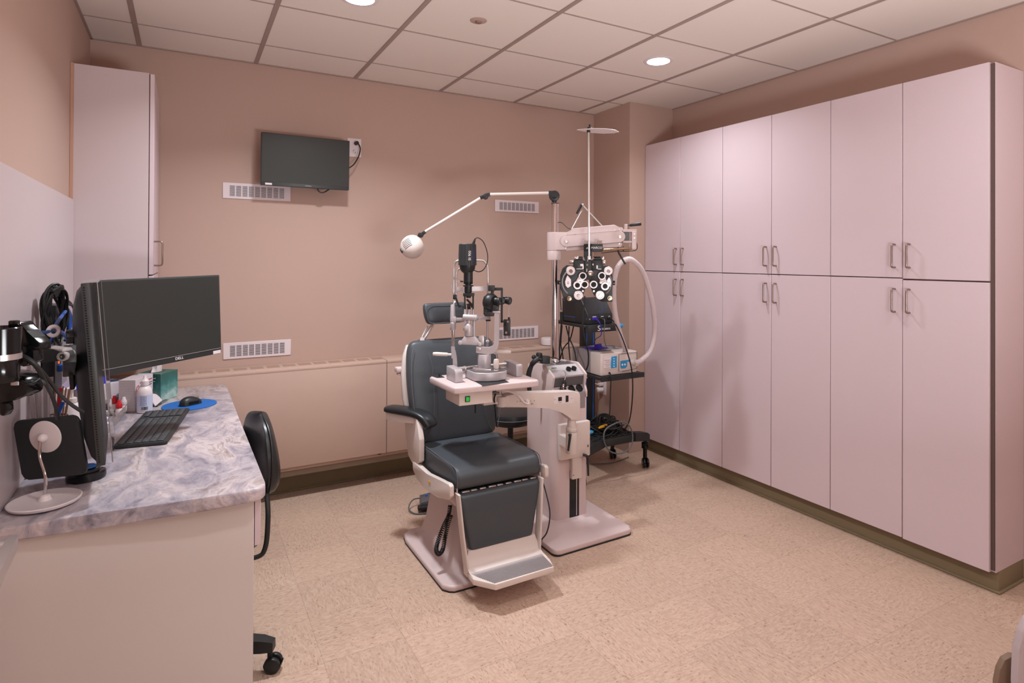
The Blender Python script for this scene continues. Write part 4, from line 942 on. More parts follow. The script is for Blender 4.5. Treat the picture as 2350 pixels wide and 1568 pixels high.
# pole
pc = V((1.887, 2.952, 0))
part('pole', MB().cyl(pc + V((0, 0, .872)), pc + V((0, 0, 1.811)), .0225, n=36), M_CHROME, t, 'chrome pole')
part('pole_cap', MB().cyl(pc + V((0, 0, 1.811)), pc + V((0, 0, 1.8155)), .024, n=36, bev=.002), M_BLACK, t)
part('pole_collar', MB().lathe([(.027, .0), (.0275, .022), (.025, .027), (.0226, .027)], pc + V((0, 0, .8755)), n=36), M_STEEL, t)
# phoropter arm, carried by the pole; units of the arm frame are drawn square to its face
FA = face((1.9242, 2.8864, 1.575), .002530)
b = MB(FA); b.lathe([(16.5, -15), (17, -14), (17, 26), (16, 27), (0, 27)], (-27, 0, -14), (0, 1, 0), 36); b.box((-27, -14, -30), (2, 27, 3), 2)
part('swivel_block', b, M_PUTTY, t)
b = MB(FA).lathe([(16, -37), (16.5, -36), (16.5, -17), (16, -16)], (-27, 0, -14), (0, 1, 0), 36); part('pole_clamp', b, M_PUTTY, t)
def stadium(x0, y0, x1, y1, r, n=10):
    a = math.atan2(y1 - y0, x1 - x0); return [(x0 + r * math.cos(a + PI / 2 + PI * i / n), y0 + r * math.sin(a + PI / 2 + PI * i / n)) for i in range(n + 1)] + [(x1 + r * math.cos(a - PI / 2 + PI * i / n), y1 + r * math.sin(a - PI / 2 + PI * i / n)) for i in range(n + 1)]
arm = MB(FA); arm.prism(stadium(-2, 6, 121, 17, 12.5), 7, Matrix.Translation((0, 0, 3)), 1, 2, rim=True)
arm.prism([(-4, 22), (2, 28), (10, 30), (12, 35.5), (110, 44.5), (116, 40), (128, 38), (131, 32), (126, 28), (116, 30), (-2, 18)], 14, Matrix.Translation((0, 0, -12)), 1, 1)
arm.prism([(-6, -8), (124, 5), (129, 0), (124, -7), (0, -16.5), (-6, -12)], 14, Matrix.Translation((0, 0, -12)), 1, 1)
pa = part('parallel_arm', arm, M_PUTTY, t)
b = MB(FA)
for x, y, r in ((-2, 6, 4.2), (121, 17, 4.4)): b.lathe([(r, 0), (r * .9, 1.6), (r * .4, 2.2), (0, 1.6)], (x, y, 10), n=24)
for x, y in ((-2, 22.5), (-2, -10), (121, 34), (121, .5), (17, 24), (110, 32)): b.lathe([(1.9, 0), (1.7, 1), (0, 1)], (x, y, 2.2), n=16)
part('pivot_screw', b, M_STEEL, pa)
b = MB(FA); b.box((129, 28, -12), (161, 34, 3), .8); b.box((149, -12, -10), (160, 29, 6), 1.5); b.box((129, 3, -12), (149, 8, 3), .8); b.lathe([(4, 0), (4, 12), (3, 13.5), (0, 13.5)], (137, 33, -5), (0, 1, 0), 20)
part('end_bracket', b, M_PUTTY, t)
b = MB(FA); b.box((132, 8, -10), (145, 28, 0)); part('bracket_plate', b, M_DGREY, t)
b = MB(FA)
for y in (23, 14): b.lathe([(2.2, 0), (2, 1), (0, 1)], (154.5, y, 6), n=16)
part('bracket_screw', b, M_STEEL, t)
b = MB(FA); b.cyl((140, 43, -5), (146, 44, -5), 1.5); b.cyl((146, 43.5, -5), (172, 47.5, -5), 3.2, 4.2, 20, .8)
part('clamp_lever', b, M_BLACK, t)
b = MB(FA); b.cyl((82, -14, 20), (150, -9.5, 2), 3.1); part('cross_rod', b, M_BRASS, t)
b = MB(FA); b.tube([(160, 4, 2), (162, -6, 3), (158, -14, 3), (140, -16, 4), (110, -17, 4), (80, -21, 4)], .9, 6); b.torus((118, -12, 3), 5, .9, (1, 0, 0), 16, 6); b.torus((130, -11, 3), 5, .9, (1, 0, 0), 16, 6)
b.beam((118, -18, 5), (134, -46, 6), 4, 4, .6, (0, 0, 1)); b.tube([(-19, 50, -10), (-10, 49, -8), (2, 38, -6), (10, 34, -4)], .8, 6)
part('arm_cord', b, M_RUBBER, t)
b = MB(FA); b.cyl((38, 80, -20), (13, 34, -14), 1.6, n=12); b.cyl((38, 91, -20), (86, 40, -16), 1.9, n=12); b.ball((38, 91, -20), 4); part('spring_rod', b, M_STEEL, t)
b = MB(FA); b.cyl((36, 92, -18), (25, 71, -18), 3.4, 2.4, 16, .5); part('rod_grip', b, M_BLACK, t)

# slit lamp table and its swing arm
ZTT = .90
poly = [(1.062, 2.53), (1.068, 2.512), (1.086, 2.503), (1.475, 2.472), (1.493, 2.478), (1.5, 2.495), (1.5, 2.8), (1.48, 2.815), (1.07, 2.815), (1.055, 2.795)]
tt = part('table_top', MB().prism(poly, .032, Matrix.Translation((0, 0, ZTT - .032)), .008, 3, rim=True), M_PUTTY, t)
b = MB().box((1.095, 2.55, .80), (1.275, 2.72, .866), .006, 2)
pb = part('power_box', MB().prism([(1.105, 2.545), (1.273, 2.535), (1.273, 2.7), (1.105, 2.71)], .064, Matrix.Translation((0, 0, .803)), .004, 2), M_CREAM, t)
Fs = fr((1.145, 2.5405, .834), (1, -.06, 0), (-.06, -1, 0))
part('power_switch', MB(Fs).box((-.012, -.013, 0), (.012, .013, .004), .001), M_BLACK, pb)
part('switch_light', MB(Fs).box((-.0085, -.0095, .0035), (.0085, .0095, .006), .001), M_GREEN, pb, 'lit green rocker')
b = MB(); b.quad((1.2, 2.52, ZTT + .0008), (1.235, 2.575, ZTT + .0008), (1.41, 2.56, ZTT + .0008), (1.36, 2.5, ZTT + .0008)); 
part('slide_pad', MB().prism([(1.2081, 2.6345), (1.1961, 2.4833), (1.3389, 2.4946), (1.36, 2.6254)], .0012, Matrix.Translation((0, 0, ZTT + .0002))), M_BLACKM, tt)
b = MB().prism([(1.0684, 2.8194), (1.0771, 2.7528), (1.115, 2.7447), (1.1233, 2.8411)], .001, Matrix.Translation((0, 0, ZTT + .0002))); part('corner_plate', b, M_BLACKM, tt); b = MB(); b.prism([(1.5338, 2.7704), (1.4946, 2.6948), (1.5282, 2.7039)], .001, Matrix.Translation((0, 0, ZTT + .0002))); part('corner_plate', b, M_BLACKM, tt); c = V((1.0985, 2.7782, 0.9)); part('toggle_switch', MB().cyl(c + V((0, 0, .001)), c + V((0, 0, .018)), .004), M_BLACKM, tt)
# arm: long box towards the pivot with a curved lower edge
FS = fr((0, 2.66, 0), (1, 0, 0), (0, -1, 0))
b = MB(FS).prism([(1.3956, 0.803), (1.4581, 0.8073), (1.8049, 0.7798), (1.8418, 0.7712), (1.8475, 0.7542), (1.8481, 0.6224), (1.7859, 0.6304), (1.7662, 0.6608), (1.7219, 0.687), (1.6539, 0.7089), (1.5611, 0.7244), (1.3959, 0.7438)], .06, Matrix.Translation((0, 0, -.03)), .005, 2)
sa = part('swing_arm', b, M_CREAM, t)
b = MB(); b.lathe([(.03, 0), (.03, .05)], V((1.3885, 2.66, 0.7469)), (0, 0, 1), 28); b.box((1.2865, 2.66, 0.7589), V((1.3882, 2.66, 0.806)) + V((0, .055, 0)), .004)
part('arm_knuckle', b, M_CREAM, t)
b = MB(); p = V((1.3564, 2.655, 0.767)); b.cyl(V((1.3487, 2.64, 0.771)), V((1.3446, 2.632, 0.7732)), .006); b.cyl(V((1.423, 2.66, 0.7978)), V((1.4232, 2.66, 0.7472)), .026); part('knuckle_pin', b, M_CREAM, t)
part('arm_stub', MB().cyl(V((1.272, 2.66, 0.8035)), V((1.2911, 2.66, 0.8014)), .014), M_BLACK, t)
b = MB(fr((0, 2.63, 0), (1, 0, 0), (0, -1, 0))); b.prism([(1.6778, 0.774), (1.8014, 0.7675), (1.8016, 0.7211), (1.678, 0.7308)], .0008, Matrix.Translation((0, 0, -.0002))); sp_ = part('switch_panel', b, M_WHITE, sa)
b = MB(fr((0, 2.63, 0), (1, 0, 0), (0, -1, 0))); b.prism([(1.7049, 0.7619), (1.7267, 0.7618), (1.7268, 0.7412), (1.705, 0.7413)], .002); b.prism([(1.7514, 0.766), (1.768, 0.7641), (1.7681, 0.7319), (1.7515, 0.7315)], .003)
for u, v in ((1273, 917), (1312, 915)): pass
part('rocker_switch', b, M_BLACK, sa)
b = MB(fr((0, 2.63, 0), (1, 0, 0), (0, -1, 0)))
for q in ((1.6846, 0.7527), (1.7903, 0.7455), (1.5383, 0.7603), (1.5589, 0.7601), (1.4594, 0.767)): b.prism(circ(.002, 10, *q), .0012)
for q, w in (((1.7159, 0.7321), .018), ((1.5435, 0.7485), .012), ((1.4795, 0.7669), .014), ((1.5461, 0.7438), .016)): b.box((q[0] - w / 2, q[1] - .0008, 0), (q[0] + w / 2, q[1] + .0008, .0009))
part('small_print', b, M_DINK, sa)
b = MB(); c = V((1.5123, 2.625, 0.762)); b.cyl(c + V((0, .006, 0)), c + V((0, -.012, 0)), .013, .011, 24, .002); b.tube([c + V((0, -.012, 0)), c + V((-.006, -.022, -.006)), c + V((-.03, -.018, .006)), V((1.4459, 2.615, 0.8087)), V((1.392, 2.63, 0.8289)), V((1.3586, 2.66, 0.8266))], .0045, 8); part('power_plug', b, M_WHITE, sa, 'white plug and lead')
# pivot below the arm
c = V((1.8112, 2.66, 0.6318)); c2 = V((1.8115, 2.66, 0.5733))
b = MB(); zt, zm, zb = c.z, c2.z, V((1.812, 2.66, 0.4447)).z
b.cyl((c.x, 2.66, zt - .002), (c.x, 2.66, zm + .012), .022, .024, 32); b.cyl((c.x, 2.66, zm + .012), (c.x, 2.66, zm - .012), .031, n=32, bev=.005); b.cyl((c.x, 2.66, zm - .0125), (c.x, 2.66, zb), .031, n=32, bev=.002)
part('arm_pivot', b, M_CREAM, t)
b = MB(); b.box((c.x - .012, 2.752, zb - .07), (2.003, 2.7865, zm + .0), .008, 2); b.box((c.x - .018, 2.68, zb + .02), (c.x + .018, 2.76, zm - .05), .003, 1); b.box((1.885, 2.76, zb - .19), (1.95, 2.7865, zb + .01), .004, 2); part('lift_carriage', b, M_CREAM, t)
b = MB()
for z in (zb - .035, zb - .165): b.cyl((1.893, 2.7585, z), (1.893, 2.762, z), .003, n=10)
b.prism([(0, .009), (-.006, -.006), (.006, -.006)], .001, fr((1.985, 2.7515, zm - .14), (1, 0, 0), (0, -1, 0))); part('carriage_mark', b, M_DINK, t)
b = MB(); b.tube([(1.7733, 2.62, 0.5587), (1.7699, 2.615, 0.5467), (1.7592, 2.615, 0.4772)], lambda q: .0075 - .002 * q, 12); b.cyl(V((1.7733, 2.62, 0.5564)), V((1.7868, 2.64, 0.5493)), .009); part('locking_lever', b, M_BLACK, t)
b = MB(); b.tube([(1.943, 2.74, 0.3917), (1.9628, 2.73, 0.3817), (1.9689, 2.73, 0.3393), (1.9722, 2.73, 0.273)], lambda q: .0085 - .003 * q, 12); part('locking_lever', b, M_BLACK, t)
b = MB(); p = V((1.2392, 2.66, 0.758)); b.cyl(V((1.2321, 2.64, 0.7908)), V((1.2323, 2.64, 0.7357)), .004); b.tube([(1.3361, 2.63, 0.8176), (1.3392, 2.65, 0.7851), (1.3823, 2.72, 0.7058), (1.4284, 2.8, 0.6295), (1.4644, 2.86, 0.5824)], .004, 8); part('hanging_cord', b, M_RUBBER, t)
# floor lead
single('loose_cable', MB().tube([(1.533, 2.52, 0.4165), (1.529, 2.46, 0.3456), (1.5242, 2.42, 0.2668), (1.5075, 2.42, 0.1832), (1.4846, 2.45, 0.1325), (1.6, 2.62, .045), (1.56, 2.72, .006), (1.565, 2.86, .006)], .0032, 8, 8), M_RUBBER, 'thin black cable looping down from the chair side to the stand base', 'cable')
b = MB()
for q in ([(1.8687, 3.2, 0.5656), (1.8596, 3.2, 0.4992), (1.854, 3.2, 0.3651), (1.9, 3.25, .02)], [(1.8539, 3.18, 0.5717), (1.8667, 3.18, 0.4895), (1.8799, 3.18, 0.3613), (1.93, 3.22, .02)]): b.tube(q, .0038, 6)
single('hanging_cables', b, M_RUBBER, 'pair of thin black cables hanging behind the stand beside the stool', 'cable')
# indirect ophthalmoscope lying on the console
h = thing('head_ophthalmoscope', 'black head-worn ophthalmoscope resting on the console corner', 'ophthalmoscope', (1.8, 3.0, .88))
F3 = face((1.7444, 2.8774, 0.9206), .002457)
b = MB(F3); b.box((-3, -10, -8), (16, 8, 12), 2, 2, fr((4, 1, 0), (.97, -.1, -.3), (.3, .1, .95))); part('optics_box', b, M_BLACKM, h)
b = MB(F3); b.lathe([(0, 8), (6.5, 8), (7.3, 6.5), (7.3, 1), (6, 0), (0, 0)], (-3, 6.5, -2), (.1, 1, 0), 24); b.tube([(-16, -2, 6), (-6, 1, 4), (4, 0, 2)], 5, 10); b.ball((-15, 5, 0), 5.2); b.tube([(-4, 4, 6), (-14, -4, 8), (-20, -11, 6)], 6, 10); part('headband_knob', b, M_BLACK, h)
b = MB(F3); b.tube([(-19, -10, 4), (-25, -30, 2), (-26, -52, 0), (-24, -80, -2)], 5, 10, flat=.5); part('headband', b, M_BLACKM, h)
b = MB(F3); b.tube([(-20, -8, 8), (-28, -20, 8), (-32, -36, 6)], 1.1, 6); b.tube([(18, 4, 4), (28, 5, 0), (40, 1, -2), (44, -3, 10), (36, -6, 16), (28, -2, 14)], 1.0, 6); part('cord', b, M_RUBBER, h)
# ---------------------------------------------------------------- slit lamp on the table
t = thing('slit_lamp', 'silver and black slit lamp microscope with chin rest on the stand table', 'slit lamp', (1.27, 2.63, ZTT + .001))
# cross slide, square to the table
zc = ZTT + .0025
b = MB().prism([(1.20, 2.585), (1.215, 2.565), (1.25, 2.545), (1.30, 2.535), (1.345, 2.545), (1.365, 2.565), (1.37, 2.69), (1.36, 2.70), (1.21, 2.70), (1.2, 2.69)], .042, Matrix.Translation((0, 0, zc)), .005, 3, rim=True)
part('slide_base', b, M_ALU, t, ang=50)
part('slide_cover', MB().prism([(1.204, 2.59), (1.218, 2.569), (1.252, 2.549), (1.30, 2.539), (1.343, 2.549), (1.361, 2.568), (1.366, 2.687), (1.358, 2.696), (1.212, 2.696), (1.204, 2.687)], .002, Matrix.Translation((0, 0, zc + .0425))), M_DGREY, t, 'dark top plate')
for x0, x1, y0, y1 in ((1.108, 1.148, 2.60, 2.71), (1.432, 1.468, 2.59, 2.72)):
    f = fr((x0, 0, 0), (0, 1, 0), (1, 0, 0)); h_ = .062
    b = MB(f).prism([(y0, ZTT + .001)] + [(y0 + .016 + .016 * math.cos(a), ZTT + h_ - .016 + .016 * math.sin(a)) for a in (PI, PI * .85, PI * .7, PI * .55)] + [(y1, ZTT + h_ + .004), (y1, ZTT + .001)], x1 - x0, None, .003, 2)
    part('rail_cover', b, M_ALU, t)
b = MB()
for y, z, r in ((2.69, .95, .008), (2.69, .932, .006)): b.cyl((1.15, y, z), (1.425, y, z), r, n=16)
b.cyl((1.192, 2.69, .945), (1.2, 2.69, .945), .015, n=20); part('slide_axle', b, M_STEEL, t)
SL = .00216
F = face((1.259, 2.6562, 1.1524), .002143)         # face of the instrument: x to the side, y up
def part_(name, mb, m, parent=t, **k): return part(name, mb, m, parent, **k)
b = MB(F); b.box((-8, -100, -6), (34, -92, 20), .8, 2, fr((0, 0, 0), (1, -.06, 0), (0, 0, 1)))
part('pivot_plate', b, M_STEEL, t)
b = MB(F); b.lathe([(0, -93), (14.6, -93), (15.2, -92), (15.2, -63), (14.5, -62), (0, -62)], (12, 0, 4), (0, 1, 0), 36); part('pivot_drum', b, M_ALU, t)
b = MB(F); b.lathe([(0, 0), (7.2, 0), (5.2, 14), (0, 14)], (40, -108, 22), (0, 1, 0), 24); b.lathe([(5.2, 14.2), (6.2, 18), (6.3, 30), (5.2, 35), (0, 36.5)], (40, -106, 22), (0, 1, 0), 24); part('joystick', b, M_CREAM, t)
b = MB(F); b.ball((30, -105, 26), 2.4); part('slide_lock', b, M_CHROME, t)
# microscope arm
b = MB(F); b.loft([[(x, y, z + 6) for z, (x, y) in zip([0] * 4, q)] for q in []] or [[(-6, -58, 0), (-6, -44, 0), (-6, -44, 13), (-6, -58, 13)], [(22, -62, 0), (22, -46, 0), (22, -46, 13), (22, -62, 13)], [(34, -58, 0), (29, -44, 0), (29, -44, 13), (34, -58, 13)], [(42, -49, 0), (33, -40, 0), (33, -40, 13), (42, -49, 13)], [(45, -38, 0), (34.5, -30, 0), (34.5, -30, 13), (45, -38, 13)], [(46, 0, 0), (35, 0, 0), (35, 0, 13), (46, 0, 13)], [(46, 34, 0), (35.5, 34, 0), (35.5, 34, 13), (46, 34, 13)]])
b.box((31, 33, -3), (49, 37.5, 16), 1); part('microscope_arm', b, M_ALU, t, ang=30)
b = MB(F); b.box((-4, -53, 13), (4, -46, 14.5), .6); part('arm_clamp', b, M_STEEL, t)
# microscope
m = part('microscope_body', MB(F).box((10, 28, -8), (20, 70, 12), 2).box((12, 25, -6), (34, 36, 14), 2), M_BLACKM, t)
EX = V((.86, -.12, .5)).normalized()
b = MB(F); c = V((24, 57, 4))
b.lathe([(0, -10), (15, -10), (19, -6), (20, 0), (20, 6), (17, 12), (12, 13), (0, 13)], c, EX, 32); b.obox(c + EX * 6 + V((4, -12, 0)), (24, 14, 16), fr((0, 0, 0), EX, (0, 0, 1)), 2); part('magnification_drum', b, M_BLACK, t)
b = MB(F)
for q, L in (((30, 62, 8), 20), ((52, 62, -8), 20)):
    q = V(q); b.lathe([(6.5, 0), (6.5, 8), (8, 9), (8, 15), (8.8, 16), (9, L), (8, L + 2), (5.5, L + 1)], q, EX, 28)
b.obox((46, 60, 0), (26, 13, 22), fr((0, 0, 0), EX, (0, 0, 1)), 3); part('eyepiece_tubes', b, M_BLACK, t)
for q in ((30, 62, 8), (52, 62, -8)):
    q = V(q) + EX * 20.5; k = MB(F).lathe([(0, .6), (5.6, .6), (6.2, 1.4)], q, EX, 24); part('eyepiece_lens', k, M_LENS, t)
b = MB(F); b.box((20, 82, -4), (35, 95, 8), .6); b.box((35, 83.5, -2), (53, 90, 5), .5); b.box((49, 10, -2), (54, 88, 5), .5); b.box((49, 10, -2), (61, 14.5, 5), .5); b.box((57, 2, -2), (62, 14, 5), .5)
b.box((26, 70, -2), (33, 82, 6), .5); part('tonometer_bracket', b, M_BLACKM, t)
b = MB(F); b.box((55.5, -20, -4), (71.5, 17, 5), 1.2); b.cyl((68, 15, 0), (68, 22, 0), 2.6); tp = part('tonometer_plate', b, M_BLACK, t)
b = MB(F)
for x, y, r in ((66, 12, 2.6), (62, -13, 3.2)): b.lathe([(r, 0), (r * .9, 1.4), (0, 1.6)], (x, y, 5), n=20)
part('plate_screw', b, M_CHROME, tp)
b = MB(F); b.cyl((67, 20, 0), (66.5, 56, 0), .7, n=8); b.box((29, 82, -1), (32, 86, 7)); part('thin_rod', b, M_STEEL, t)
# lamp tower
b = MB(F)
rr = []
n_ = 96
for y, r in ((140, 19), (141, 20.6), (138, 21), (192, 18.8), (187, 20.2), (190, 20)): pass
for y, r, fin in ((141, 18.5, 0), (141, 21, .03), (186, 20, .03), (189, 19.4, 0), (190, 18.4, 0)):
    rr.append([(-28 + r * (1 - (fin if (i // 3) % 2 else 0)) * math.cos(2 * PI * i / n_), y, r * (1 - (fin if (i // 3) % 2 else 0)) * math.sin(2 * PI * i / n_)) for i in range(n_)])
hs = part('lamp_housing', b.loft(rr), M_BLACKM, t, ang=25)
b = MB(F); b.lathe([(0, 122), (8, 122), (14, 127), (17.5, 133), (18.5, 141), (0, 141)], (-28, 0, 0), (0, 1, 0), 36); b.lathe([(10.5, 98), (10.5, 126)], (-26, 0, 0), (0, 1, 0), 28); b.lathe([(0, 98), (10.5, 98), (10.5, 103), (0, 103)], (-26, 0, 0), (0, 1, 0), 28)
b.lathe([(8, 78), (8.6, 79), (8.6, 92), (12, 92.5), (12, 95), (7, 95.5), (7, 98)], (-26, 0, 0), (0, 1, 0), 28); b.box((-37, 70, -8), (-12, 77, 8), 1); b.lathe([(5, 66), (6, 71)], (-25, 0, 0), (0, 1, 0), 20); b.lathe([(7, 76), (7, 80)], (-26, 0, 0), (0, 1, 0), 20)
part('projector_tube', b, M_BLACK, t)
b = MB(F); b.cyl((-37, 104, 4), (-44, 104, 4), 2, n=12); part('filter_stem', b, M_BLACK, t); b = MB(F); b.lathe([(3.4, 0), (3.6, 2), (3.4, 6), (0, 6.4)], (-43.5, 104, 4), (-1, 0, 0), 20); part('filter_knob', b, M_CHROME, t)
b = MB(F)
for x, y, s_, L in ((0, 22, .06, 0),): pass
FT = F @ fr((-28 + 19.6 * .42, 165, 19.2 * .93), (0, 1, -.03), (.42, 0, .9))
text('lettering', 'BI 900', 8.5, FT @ Matrix.Translation((-2, 1.8, 1.2)), M_INK, hs, ext=.1); text('lettering', 'HAAG-STREIT', 4.6, F @ fr((-28 + 19.6 * .72, 165, 19.6 * .69), (0, 1, -.03), (.72, 0, .69)) @ Matrix.Translation((-2, -.5, 1.3)), M_BINK, hs, ext=.1)
b = MB(F); b.cyl((-15, 189, 0), (-10.5, 202, 0), 3.8, 1.6, 14); b.tube([(-11, 201, 0), (-4, 204, 0), (8, 195, 0), (17, 172, 0), (18, 150, 0), (10, 132, 0), (-2, 126, 0), (-14, 130, -2)], 1.05, 8, 8); part('lamp_cord', b, M_RUBBER, t)
b = MB(F)
for x in (-33.5, -14.5): b.cyl((x, 38, 0), (x, 71, 0), 1.9, n=12)
part('mirror_post', b, M_BLACK, t)
b = MB(F); b.box((-28, 40, -4), (-20, 53, 4), .6); b.loft([[(-31, 62, -4), (-27, 64, -4), (-27, 64, 4), (-31, 62, 4)], [(-20, 50, -4), (-14, 50, -4), (-14, 50, 4), (-20, 50, 4)], [(-20, 44, -4), (-16, 44, -4), (-16, 44, 4), (-20, 44, 4)]]); part('mirror', b, M_GLOSSB, t)
b = MB(F)
for x in (-33, -24, -13.5): b.cyl((x, 26, 0), (x, 40, 0), 2.8, 2.4, 16)
part('post_socket', b, M_ALU, t)
b = MB(F); b.cyl((-37, 22, 2), (-4, 21, 6), 7, n=28, bev=1); b.lathe([(5.5, 0), (5, 1.4), (0, 1.2)], (-3, 21, 6), (1, 0, .12), 24); part('tilt_axle', b, M_ALU, t)
b = MB(F); b.lathe([(0, -21), (9, -21), (9.6, -20), (9.6, 0), (7, 6), (4.5, 8), (4.5, 15)], (-24, 0, 3), (0, 1, 0), 28); b.cyl((-12, -24, 0), (-12, 16, 0), 3.6, n=18); b.cyl((-33, -5, 0), (-33, 16, 0), 2.6, n=16); part('tower_column', b, M_ALU, t)
b = MB(F); b.cyl((-30, -4, 6), (-31.5, -4.5, 15), 5, n=24, bev=1); b.cyl((-31.5, -4.5, 14.5), (-31.6, -4.5, 15.6), 1.4); part('width_knob', b, M_STEEL, t)
b = MB(F); b.prism([(-34, -22), (-8, -22), (4, -38), (4, -42), (-46, -40), (-44, -36)], 14, Matrix.Translation((0, 0, -5)), 1.5, 2)
for x, y in ((-44, -36), (1, -39)): b.cyl((x, y, -4), (x + 1, y, 12), 4.4, n=22, bev=1)
part('tower_yoke', b, M_ALU, t)
b = MB(F); b.box((-2, -45, -10), (10, -21, -6), .4); part('yoke_plate', b, M_STEEL, t)
# head rest frame
zf = -34
b = MB(F); b.tube([(-63, 47, zf), (-63, 90, zf), (-63, 130, zf), (-62, 142, zf), (-56, 150, zf), (-44, 152, zf), (-20, 152, zf), (0, 152, zf), (8, 150, zf), (15, 140, zf), (17, 128, zf), (17.5, 80, zf), (16, 15, zf)], 2.5, 12, 5); b.tube([(-57, 70, zf), (-57, 110, zf), (-56, 124, zf), (-50, 132, zf), (-42, 134, zf)], 2.1, 10, 5)
part('head_frame', b, M_STEEL, t)
b = MB(F); b.loft([[(x, y, zf + 4 + 9 * (1 - ((x + 20) / 36) ** 2) * -1), (x, y + 11, zf + 4 - 9 * (1 - ((x + 20) / 36) ** 2)), (x, y + 11, zf + 5.5 - 9 * (1 - ((x + 20) / 36) ** 2)), (x, y, zf + 5.5 - 9 * (1 - ((x + 20) / 36) ** 2))] for x, y in [(-56 + 9 * i, 78 + i * .3) for i in range(9)]]); part('forehead_strap', b, M_WHITE, t)
b = MB(F); b.lathe([(5, 8), (6.3, 9), (5.2, 46), (4, 48)], (-65, 0, zf), (0, 1, 0), 24); b.box((-69, 6, zf - 6), (-57, 20, zf + 6), 1.5); b.lathe([(5.5, -12), (7, -10), (7, 5), (6, 6)], (-64.5, 0, zf), (0, 1, 0), 24); part('chin_sleeve', b, M_ALU, t)
b = MB(F); b.box((-58, 9, zf - 5), (-28, 17, zf + 4), 1.5); b.loft([[(-8, 9, zf - 5), (-8, 17, zf - 5), (-8, 17, zf + 4), (-8, 9, zf + 4)], [(10, 12, zf - 5), (10, 19, zf - 5), (10, 19, zf + 4), (10, 12, zf + 4)], [(24, 13, zf - 5), (24, 22, zf - 5), (24, 22, zf + 4), (24, 13, zf + 4)]]); b.box((-30, 10, zf - 5), (-6, 17, zf - 1)); part('cross_bar', b, M_ALU, t)
part('bar_clamp', MB(F).box((13, 9.5, zf - 5), (24, 13, zf + 5), .6), M_BLACKM, t)
b = MB(F); b.cyl((-64, -54, zf), (-64, -8, zf), 4, n=20); part('rack_tube', b, M_CHROME, t)
b = MB(F); b.loft([[(-67, -78, zf - 6), (-60, -78, zf - 6), (-60, -78, zf + 4), (-67, -78, zf + 4)], [(-68, -60, zf - 6), (-59, -60, zf - 6), (-59, -60, zf + 4), (-68, -60, zf + 4)], [(-68, -50, zf - 5), (-60, -50, zf - 5), (-60, -50, zf + 4), (-68, -50, zf + 4)]]); b.loft([[(-63, -116, zf - 4), (-52, -116, zf - 4), (-52, -116, zf + 6), (-63, -116, zf + 6)], [(-64, -76, zf - 5), (-55, -76, zf - 5), (-55, -76, zf + 5), (-64, -76, zf + 5)], [(-66, -60, zf - 5), (-58, -60, zf - 5), (-58, -60, zf + 5), (-66, -60, zf + 5)]]); part('frame_upright', b, M_ALU, t)
b = MB(F); b.cyl((16.5, -45, zf), (17, 15, zf), 2.6, n=14); b.cyl((14, -116, zf), (16.5, -45, zf), 3, n=14); part('frame_upright', b, M_STEEL, t); b = MB(F); b.ball((17, -38, zf), 4.2); part('height_knob', b, M_WHITE, t)
for x0, x1, y, in ((-64, -112, -70), (20, 72, -65)):
    k = MB(F); d_ = 1 if x1 > x0 else -1; k.lathe([(3, 0), (3, 12), (4.3, 14), (4.8, 40 if d_ < 0 else 46), (3.8, 47 if d_ < 0 else 52), (0, 48 if d_ < 0 else 53)], (x0, y, zf), (d_, .04, 0), 20); part('hand_grip', k, M_CREAM, t)
b = MB(F); b.box((-64, 60, zf - 4), (-56, 72, zf + 6), 1.5); b.tube([(-57, 64, zf + 5), (-53, 52, zf + 6), (-49, 44, zf + 6)], 2.2, 10); b.lathe([(3.2, 0), (3.2, 4), (0, 5)], (-49.5, 46, zf + 6), (.4, -1, 0), 16); part('fixation_joint', b, M_BLACK, t)
b = MB(F); b.cyl((-69, 94, zf + 2), (-61, 66, zf + 4), 1.6, n=10); b.lathe([(2.6, 0), (2.4, 3), (0, 3.2)], (-61, 55, zf + 5), (.2, 0, 1), 16); part('fixation_rod', b, M_STEEL, t)
# ---------------------------------------------------------------- examination lamp on the pole
t = thing('exam_lamp', 'white jointed examination lamp reaching left from the top of the chrome pole', 'lamp', (1.887, 2.952, 1.83))
F = face((1.8752, 2.9432, 1.8559), .00255)
b = MB(F); b.lathe([(0, -14.5), (5.5, -14.5), (6, -9), (9, -4)], (0, 0, 0), (0, 1, 0), 24); b.cyl((0, 0, -7), (0, 0, 7), 12, n=36, bev=1.5); b.beam((-13, 6.5, 0), (0, 6.5, 0), 10, 10, 1.5); b.box((-6, -2.6, 7), (6, -1, 7.8)); part('base_joint', b, M_BLACK, t)
b = MB(F); b.cyl((-148, 3, 0), (-12, 6.5, 0), 3.6, n=18); part('upper_arm', b, M_CREAM, t)
b = MB(F); b.cyl((-158, -2, -5), (-158, -2, 6), 6.6, n=28, bev=1); b.beam((-147, 2.5, 0), (-158, 2, 0), 8, 8, 1); b.beam((-158, 0, 0), (-170, -5, 0), 8, 8, 1); part('elbow_joint', b, M_BLACK, t)
b = MB(F); b.cyl((-166, -3.5, 0), (-297, -84, 0), 3.4, n=18); part('lower_arm', b, M_CREAM, t)
b = MB(F); b.beam((-295, -83, 0), (-306, -91, 0), 7, 7, 1); b.cyl((-306, -91, -5), (-306, -91, 6), 6, n=24, bev=1); b.beam((-306, -91, 0), (-316, -99, 2), 7, 8, 1); part('head_joint', b, M_BLACK, t)
hx = V((-.55, -.25, .42)).normalized(); Fh = F @ fr((-325, -118, 0), (.8, -.7, .45), hx)
hd = part('lamp_head', MB(Fh).lathe([(27.5 * math.cos(math.radians(q)), 27.5 * math.sin(math.radians(q))) for q in range(90, -41, -10)] + [(19.5, -17), (18, -8), (0, -4)], n=48), M_CREAM, t, ang=50)
b = MB(F)
